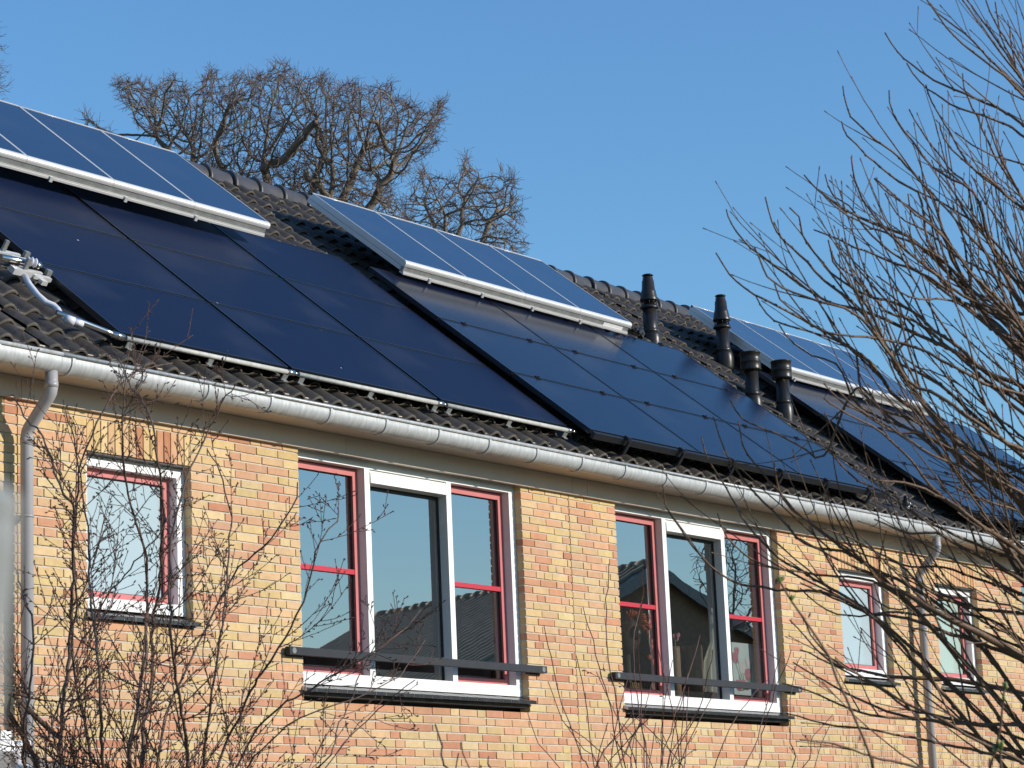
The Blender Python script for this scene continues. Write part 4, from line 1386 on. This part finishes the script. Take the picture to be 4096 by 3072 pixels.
# --- reddish whips between the two wide windows
wh = [
 ([(2350,3072),(2325,3029),(2271,2882),(2217,2709),(2195,2600),(2176,2503)], 9, 3.5, 0),
 ([(2488,3072),(2461,2975),(2434,2812),(2407,2707),(2372,2571),(2332,2427)], 9, 3.5, .1),
 ([(2500,3072),(2478,2900),(2456,2750),(2431,2598),(2424,2436),(2432,2330),(2435,2255)], 10, 3.5, 0),
 ([(2590,3072),(2570,2900),(2545,2750),(2534,2571),(2559,2436),(2568,2340),(2570,2275)], 10, 3.5, -.1),
 ([(2580,3072),(2572,2900),(2560,2700),(2552,2560),(2562,2440),(2575,2390)], 9, 3.5, .2),
 ([(2400,3072),(2330,2990),(2250,2880),(2214,2780),(2192,2725)], 7, 3, .1),
 ([(2214,3050),(2149,2966),(2120,2900),(2111,2852)], 6, 3, .2),
 ([(2640,3072),(2690,2900),(2740,2740),(2775,2640),(2800,2540)], 9, 3.5, .1),
 ([(2680,3072),(2730,2960),(2790,2850),(2830,2700),(2850,2600)], 8, 3.5, -.2),
 ([(2640,3090),(2650,2900),(2665,2760),(2690,2640)], 8, 3, .3),
 ([(2860,3072),(2900,2960),(2960,2850),(3030,2760),(3070,2720)], 8, 3, .2),
 ([(2980,3072),(3020,2980),(3045,2900),(3090,2750),(3125,2620)], 9, 3, .1),
 ([(3035,3072),(3042,2980),(3065,2880),(3110,2730),(3150,2640),(3165,2600)], 9, 3, 0),
 ([(3170,3072),(3160,2980),(3155,2900),(3160,2820),(3180,2680),(3205,2625)], 10, 3, -.1),
 ([(3215,3072),(3240,2980),(3260,2930),(3330,2860)], 7, 3, .1),
 ([(3260,3072),(3290,2950),(3320,2900)], 7, 3, .2),
]
for k in range(22):
    x = rnd.uniform(2360, 2740); lean = rnd.uniform(-220, 200); top = rnd.uniform(2560, 2960)
    wh.append(([(x, 3080), (x+lean*.35, 3080-(3080-top)*.45), (x+lean, top)], 8, 3.5, rnd.uniform(-.3, .3)))
shrub('spray of thin red-brown whips growing in front of the wall between the wide windows', wh, 10.2, ('barkred', 'barkred', 'barkred'), .45, (.12, .3), base_pull=(2620, 0), lev=0, name='whip_shrub')
# --- dry climber on the wall at the lower right
m_ = MB()
org = wp(3900, 3072, -.02); org[2] = GROUND
for k in range(26):
    x = rnd.choice([rnd.uniform(3740, 4080), rnd.uniform(3740, 4080), rnd.uniform(3390, 3640)]); top = rnd.uniform(2760, 3000)
    P = [V3(wp(x, 3072, 0)[0]+rnd.uniform(-.1, .1), -.012, GROUND)]
    for u in np.linspace(0, 1, 7):
        q = wp(x-18*u+rnd.uniform(-7, 7), 3150-(3150-top)*u, 0)
        P.append(V3(q[0], -.008-.012*rnd.random(), q[2]))
    C = spline(P, 26)
    m_.tube(C, np.linspace(.0042, .002, 26), 5)
    for q in C[8::2]:
        if rnd.random() < .4: m_.tube([q, q+V3(rnd.uniform(-.05, .05), -.005, rnd.uniform(.0, .06))], [.0022, .0015], 4)
        m_.blob(q, .0045, V3(0, 0, .005), n=4, rings=3)
tag(obj('climbing_plant', m_, ['barkpale'], None, org), 'thin dry climber stems clinging to the wall around the right downpipe', 'climber')

# --- arching tree at the right
def zc(ox, oy, k, *pts): return [(ox+x/k, oy+y/k) for x, y in pts]
A1 = lambda *p: zc(3300, 0, 1.1897, *p)
A2 = lambda *p: zc(2750, 700, 1.19, *p)
A3 = lambda *p: zc(3296, 700, 1.19, *p)
A4 = lambda *p: zc(3296, 1400, 1.19, *p)
A5 = lambda *p: zc(3200, 1900, 1.4152, *p)
A6 = lambda *p: zc(2500, 1600, 1.19, *p)
RT = [
 (A1((485,0),(600,155),(680,230),(800,320),(870,375),(947,455)), 1), (A1((500,15),(545,70),(640,140),(740,235),(810,310),(900,395),(960,470)), 1),
 (A1((675,0),(750,100),(850,235),(920,340),(980,450)), 1.1), (A1((765,0),(800,80),(830,140),(890,230),(960,350)), 1), (A1((810,10),(825,90),(840,190),(900,300),(960,420)), .9), (A1((880,130),(885,210),(905,300),(950,420)), .8),
 (A1((285,155),(335,235),(415,310),(515,380),(640,435),(740,480),(850,530),(947,600)), 1.2), (A1((388,300),(450,390),(540,460),(640,515),(750,550),(860,590),(960,660)), 1.1),
 (A1((85,410),(105,510),(150,580),(250,670),(340,740),(400,800),(470,880),(520,952))+A3((600,380),(660,480),(720,600),(790,700),(850,780)), 1.2),
 (A1((80,580),(105,640),(200,740),(270,800),(370,880),(450,930))+A3((500,330),(600,440),(680,540),(740,610)), 1.1),
 (A1((305,430),(315,520),(360,600),(430,690),(500,780),(600,850),(720,930))+A3((780,300),(850,420),(952,560)), 1.2),
 (A1((400,520),(450,610),(530,720),(600,810),(680,890))+A3((720,260),(780,400),(830,520),(900,640)), 1), (A1((480,405),(510,490),(570,590),(620,680),(690,790),(760,850),(830,900),(960,1010)), 1),
 (A1((545,585),(560,650),(620,730),(700,800),(800,870),(900,960)), 1), (A1((655,350),(665,430),(710,530),(760,640),(810,750),(880,850),(950,960)), 1), (A1((750,520),(790,620),(830,740),(900,870),(960,980)), .9), (A1((620,630),(700,690),(800,740),(900,770),(970,800)), .8),
 (A1((125,745),(140,850),(180,945))+A3((230,180),(290,260),(360,330),(440,400),(540,480),(640,560)), 1), (A1((235,850),(290,910),(350,950))+A3((420,160),(520,240),(600,330),(680,430),(740,520)), 1), (A1((0,830),(40,930))+A3((120,150),(200,260),(300,350),(420,440),(540,530),(640,600),(740,640)), 1),
 (A2((135,370),(200,470),(280,545),(380,600),(480,650),(560,695),(680,760),(760,810),(860,880))+A4((330,210),(450,300),(560,420),(640,520),(760,610)), 1.25),
 (A2((185,165),(215,245),(290,335),(400,420),(500,490),(590,560),(680,610),(800,640),(950,690))+A3((400,740),(520,790),(640,850),(760,930)), 1.25),
 (A2((370,105),(415,260),(480,330),(570,415),(650,500),(740,570),(820,640),(880,720),(950,830))+A4((390,130),(450,220),(540,330),(640,440)), 1.35),
 (A2((485,155),(530,200),(545,280),(610,380),(700,480),(790,540),(900,590))+A3((320,600),(440,660),(520,740),(620,800),(720,900)), 1.1),
 (A2((320,345),(380,480),(460,540),(560,580),(660,610),(760,640),(880,740))+A4((400,150),(520,200),(640,280),(800,400)), 1),
 (A2((415,520),(450,600),(560,690),(640,740),(740,760),(850,770))+A3((330,790),(460,830),(600,900),(740,980)), .9),
 (A2((435,710),(500,800),(600,860),(720,910))+A4((140,240),(260,320),(360,360),(470,400),(600,480),(760,560)), 1),
 (A2((325,575),(370,650),(440,705),(560,740),(690,780),(800,850))+A4((180,200),(300,290),(420,330),(560,380),(700,470)), 1),
 (A2((555,0),(640,90),(740,160),(840,210),(952,260))+A3((380,280),(480,360),(600,470),(700,590),(780,670),(850,740),(952,860)), 1.5),
 (A2((600,260),(700,300),(800,345),(900,380))+A3((330,420),(470,470),(580,540),(700,640),(800,720),(900,800)), 1.3),
 (A2((670,310),(700,420),(770,520),(860,640))+A3((280,770),(330,880))+A4((340,80),(430,200),(500,290),(600,410),(720,510),(800,600),(950,730)), 1.6),
 (A3((0,100),(110,190),(230,250),(360,300),(480,350),(600,440),(700,540),(800,640)), 1.2), (A3((20,310),(45,400),(130,480),(210,560),(300,650),(420,690),(520,760),(640,860),(760,970)), 1.2),
 (A3((85,300),(150,430),(260,560),(340,640),(430,740))+A4((330,40),(460,110),(600,200),(700,300),(840,420),(960,520)), 1.2), (A3((250,480),(340,540),(440,590),(560,590),(660,620),(780,720)), 1), (A3((240,15),(330,90),(440,190),(540,260),(620,360),(700,470)), 1), (A3((290,85),(350,190),(420,230),(520,290),(620,380)), 1),
 (A3((400,90),(420,200),(460,290),(520,380),(600,480),(690,580)), .9), (A3((310,0),(430,70),(560,130),(640,180),(760,260),(860,380),(952,520)), 1.2), (A3((430,0),(520,90),(600,180),(690,290),(780,380),(860,480),(952,620)), 1.4), (A3((550,0),(650,130),(740,250),(800,350),(870,470),(960,640)), 1.2), (A3((700,0),(760,120),(840,230),(900,330),(960,460)), 1.2),
 (A4((0,160),(90,250),(200,310),(330,390),(470,400),(620,480),(740,570)), .9), (A4((0,230),(120,310),(240,370),(340,450),(430,540),(500,640),(590,720)), 1), (A4((60,190),(160,280),(280,350),(360,400),(520,500),(660,560),(800,680)), 1),
 (A4((640,0),(760,140),(850,220),(960,310)), 1.8), (A4((430,80),(560,120),(680,190),(760,260),(840,330),(952,420)), 1.1), (A4((850,0),(900,60),(960,130)), 1.6), (A4((530,0),(640,90),(720,190),(800,300),(880,400),(960,480)), 1),
 (A4((0,440),(60,520),(160,620),(290,680),(400,760),(560,850),(760,940),(940,1010)), 1.1), (A4((250,620),(420,640),(560,700),(660,770),(740,830),(850,900),(960,980)), 1.7), (A4((460,600),(620,630),(760,620),(880,590),(960,560)), 1), (A4((470,590),(640,660),(780,720),(960,780)), 1.2),
 (A6((420,80),(460,200),(500,290),(580,400),(650,480),(740,560),(860,690))+A5((240,430),(400,520)), 1), (A6((540,100),(560,220),(640,330),(760,470),(860,570),(950,640)), .9), (A6((500,0),(560,90),(700,150),(840,220),(950,260))+A4((150,180),(290,300)), .9), (A6((365,180),(390,270),(470,400),(560,560),(640,660),(740,760),(860,830)), .9), (A6((180,400),(200,520),(270,620),(360,740),(470,840),(560,880),(700,900)), .9), (A6((710,300),(730,420),(790,520),(900,600)), .8), (A6((440,540),(480,640),(560,730),(700,800),(880,830)), .8),
 (A5((0,360),(220,480),(400,560),(480,620),(620,680),(740,760),(900,840),(1080,930),(1290,1050)), 2.1), (A5((0,610),(200,700),(400,790),(480,790),(640,820),(800,880),(960,930),(1290,1060)), 1.5), (A5((0,640),(140,760),(300,800),(480,780),(640,790)), 1),
 (A5((-60,820),(180,1060),(360,1110),(500,1140),(640,1150),(800,1155),(1000,1180),(1290,1250)), 1.7), (A5((-40,1060),(200,1200),(380,1290),(560,1360),(760,1390),(900,1440),(1100,1530),(1290,1590)), 1.4), (A5((-80,1350),(200,1420),(400,1440),(600,1480),(800,1520),(1000,1560),(1290,1640)), 1.1), (A5((-100,1180),(100,1240),(300,1330),(480,1370),(700,1380),(900,1410),(1290,1420)), 1.3),
 (A5((0,780),(100,960),(240,1080),(420,1180),(600,1290),(820,1390),(1000,1500),(1290,1640)), 1), (A5((0,990),(160,1060),(330,1150),(470,1220),(620,1330),(800,1370)), .9), (A5((130,300),(300,360),(420,430),(560,500),(680,620),(820,700),(1000,760),(1290,790)), 1.2), (A5((170,280),(300,420),(480,480),(640,520),(800,520),(1000,590),(1290,690)), 1),
 (A5((420,250),(620,330),(760,320),(900,400),(1060,480),(1290,620)), 1.9), (A5((340,640),(520,760),(660,740),(800,760),(960,850),(1290,1000)), 1.0), (A5((780,0),(860,120),(960,200),(1100,280),(1290,420)), 1.2), (A5((0,1500),(220,1530),(420,1600),(620,1640)), .8), (A5((800,560),(960,690),(1100,720),(1290,780)), .9), (A5((560,560),(700,640),(860,700),(1040,830),(1290,950)), 1.0),
]
st, tw, bd = MB(), MB(), MB()
CR = px(4900, 3950, 8.2)
for si, (tr, th) in enumerate(RT):
    D0 = 8.2
    off = rnd.uniform(-.9, .9)
    n2 = len(tr)
    xe, ye = tr[-1]
    P = []
    for q, (x, y) in enumerate(tr):
        u = q/(n2-1)
        P.append(px(x, y, D0+off*(1-.35*u)+.05*math.sin(q*1.3+si)))
    # carry the branch on to the fork outside the picture
    dx, dy = tr[-1][0]-tr[-2][0], tr[-1][1]-tr[-2][1]
    k = 340/max(1, math.hypot(dx, dy))
    P.append(px(xe+dx*k+60, ye+dy*k+60, D0+off*.45))
    mid = px((xe+4900)/2+160, (ye+3950)/2+60, D0+off*.25)
    P += [mid, CR+rng.normal(0, .03, 3)]
    L = np.concatenate([[0], np.cumsum(np.linalg.norm(np.diff(np.array(P), axis=0), axis=1))])[-1]
    n = int(L/.045)+6
    C = spline(P, n)
    C[1:] += rng.normal(0, .0013, (n-1, 3))
    s_ = np.linspace(0, L, n)
    rad = .0024+.0036*th*s_+.0022*np.maximum(0, th-1.25)*np.minimum(s_, 1.2)*2.2
    rad = np.minimum(rad, .022)
    st.tube(C, rad, 7, caps=True)
    for i in range(1, n-1):
        if s_[i] > L-1.1: break
        d = nrm(C[i-1]-C[i])
        if rnd.random() < .62 and rad[i] < .008:
            bd.blob(C[i]+side_dir(d, 1.3)*rad[i]*.6, rad[i]*1.15, d*rad[i]*1.9, n=5, rings=3)
        if s_[i] > .22 and rnd.random() < (.16 if s_[i] < 1.2 else .15):
            sd = side_dir(d, rnd.uniform(.25, .5))
            sd = nrm(sd+V3(0, 0, .4))
            twig(tw, bd, C[i], sd, min(rnd.uniform(.15, .75)*min(1, .3+s_[i]), s_[i]*.85), min(rad[i]*.7, .0042), 1, .055, zig=.06, up=.03, spur=False, ang=(.3, .65), child=.16, budr=1.35)
t = thing('arching_tree', 'bare multi-stemmed tree with long arching branches at the right, in front of the houses', 'tree', V3(CR[0], CR[1], GROUND))
m_ = MB()
gb = V3(CR[0], CR[1], GROUND)
m_.tube([gb-V3(0, 0, .1), gb+V3(0, 0, .3), gb+V3(.03, .02, .9), CR-V3(0, 0, .12), CR+V3(0, 0, .05)], [.16, .11, .09, .10, .05], 12)
obj('trunk', m_, ['bark'], t)
obj('branches', st, ['barktan'], t); obj('twigs', tw, ['barktan'], t)['kind'] = 'stuff'; obj('buds', bd, ['barktan'], t)['kind'] = 'stuff'

# --- near twigs with opening green buds
def bud_twig(pts, d0, w0, w1, label, buds):
    P = [px(x, y, d0) for x, y in pts]
    b_ = px(pts[-1][0]+60, 3800, d0)
    P += [px(pts[-1][0]+30, 3400, d0), V3(b_[0], b_[1], GROUND)]
    C = spline(P, 50)
    C[1:] += rng.normal(0, .0012, (49, 3))
    t = thing('budding_twig', label, 'twig', V3(b_[0], b_[1], GROUND), 'near twigs with green buds')
    m_ = MB(); m_.tube(C, np.linspace(w0, w1, 50)*d0/FPX/2, 9)
    obj('stem', m_, ['barktan'], t)
    for (x, y, s_, green) in buds:
        g_ = MB()
        c_ = px(x, y, d0-.004)
        for k in range(3 if green else 1):
            d = nrm(V3(rnd.uniform(-.6, .6), rnd.uniform(-.6, .6), 1))*s_*.8
            g_.blob(c_+d*.8, s_*.28, d, n=8, rings=6)
        obj('green_bud' if green else 'brown_bud', g_, ['budgreen' if green else 'budbrown'], t)
bud_twig([(3118,2325),(3145,2370),(3167,2404),(3190,2440),(3213,2474),(3250,2525),(3285,2580),(3312,2622),(3352,2725),(3407,2847),(3450,2947),(3488,3067)], 5.2, 9, 19, 'thick near twig with a dark green bud tip in front of the wide middle window', [(3118,2330,.012,True),(3105,2335,.009,False),(3132,2322,.008,False),(3168,2400,.009,True),(3234,2470,.008,False),(3365,2770,.008,False),(3440,2962,.008,False),(3458,2985,.005,True)])
bud_twig([(4020,2745),(4010,2790),(4003,2839),(3990,2950),(3980,3000),(3964,3080)], 5.0, 9, 15, 'near twig with a pointed bud tip at the lower right edge', [(4024,2755,.011,True),(4003,2812,.011,False),(4015,2806,.009,True),(3998,2925,.006,False)])
bud_twig([(4003,3008),(4002,3040),(4006,3090)], 5.0, 8, 11, 'short near twig with two bright green buds at the bottom right corner', [(3982,3012,.012,True),(4003,3000,.015,True)])

# --- pole close to the lens at the left edge (out of focus)
top = px(-80, 2020, .62)
bot = px(-150, 2650, .62)
d = nrm(bot-top)
end = top+d*((GROUND-top[2])/d[2])
t = thing('garden_pole', 'blurred pale grey pole very close to the lens at the left edge', 'pole', end)
m_ = MB(); m_.tube([top, top+d*.01, end], [.0095, .0105, .0105], 20)
obj('pole', m_, ['anthpale'], t)
m_ = MB(); m_.blob(top, .0102, -d*.007, n=14, rings=8)
obj('rounded_cap', m_, ['anthpale'], t)

# ------------------------------------------------------------------ lichen spots on the tiles and dirt caught in the gutter
M['lichen'] = mat('yellow_lichen', (0.42, 0.30, 0.03), 0.9, var=0.3, vscale=60)
M['lichen_pale'] = mat('pale_lichen', (0.30, 0.30, 0.27), 0.95, var=0.3, vscale=60)
for hs in [o_ for o_ in COL.objects if o_.name.startswith('terraced_house')]:
    rf = [q for q in hs.children if q.name.startswith('roof') and not q.name.startswith('room')][0]
    V = [v.co.copy() for v in rf.data.vertices]
    org = ORG[hs.name]
    mb1 = MB()
    for q in range(420 if hs.name != 'terraced_house' else 120):
        v = rnd.choice(V)
        p = V3(v.x, v.y, v.z)+org+rng.normal(0, .012, 3)*V3(1, .5, .1)
        r = rnd.uniform(.003, .009)*rnd.choice([1, 1, 1, 1.8])
        mb1.blob(p+RN*.004, r, RN*.003, n=6, rings=3, mi=0 if rnd.random() < .93 else 1)
    o_ = obj('lichen', mb1, ['lichen_pale', 'lichen'], rf)
    o_['kind'] = 'stuff'
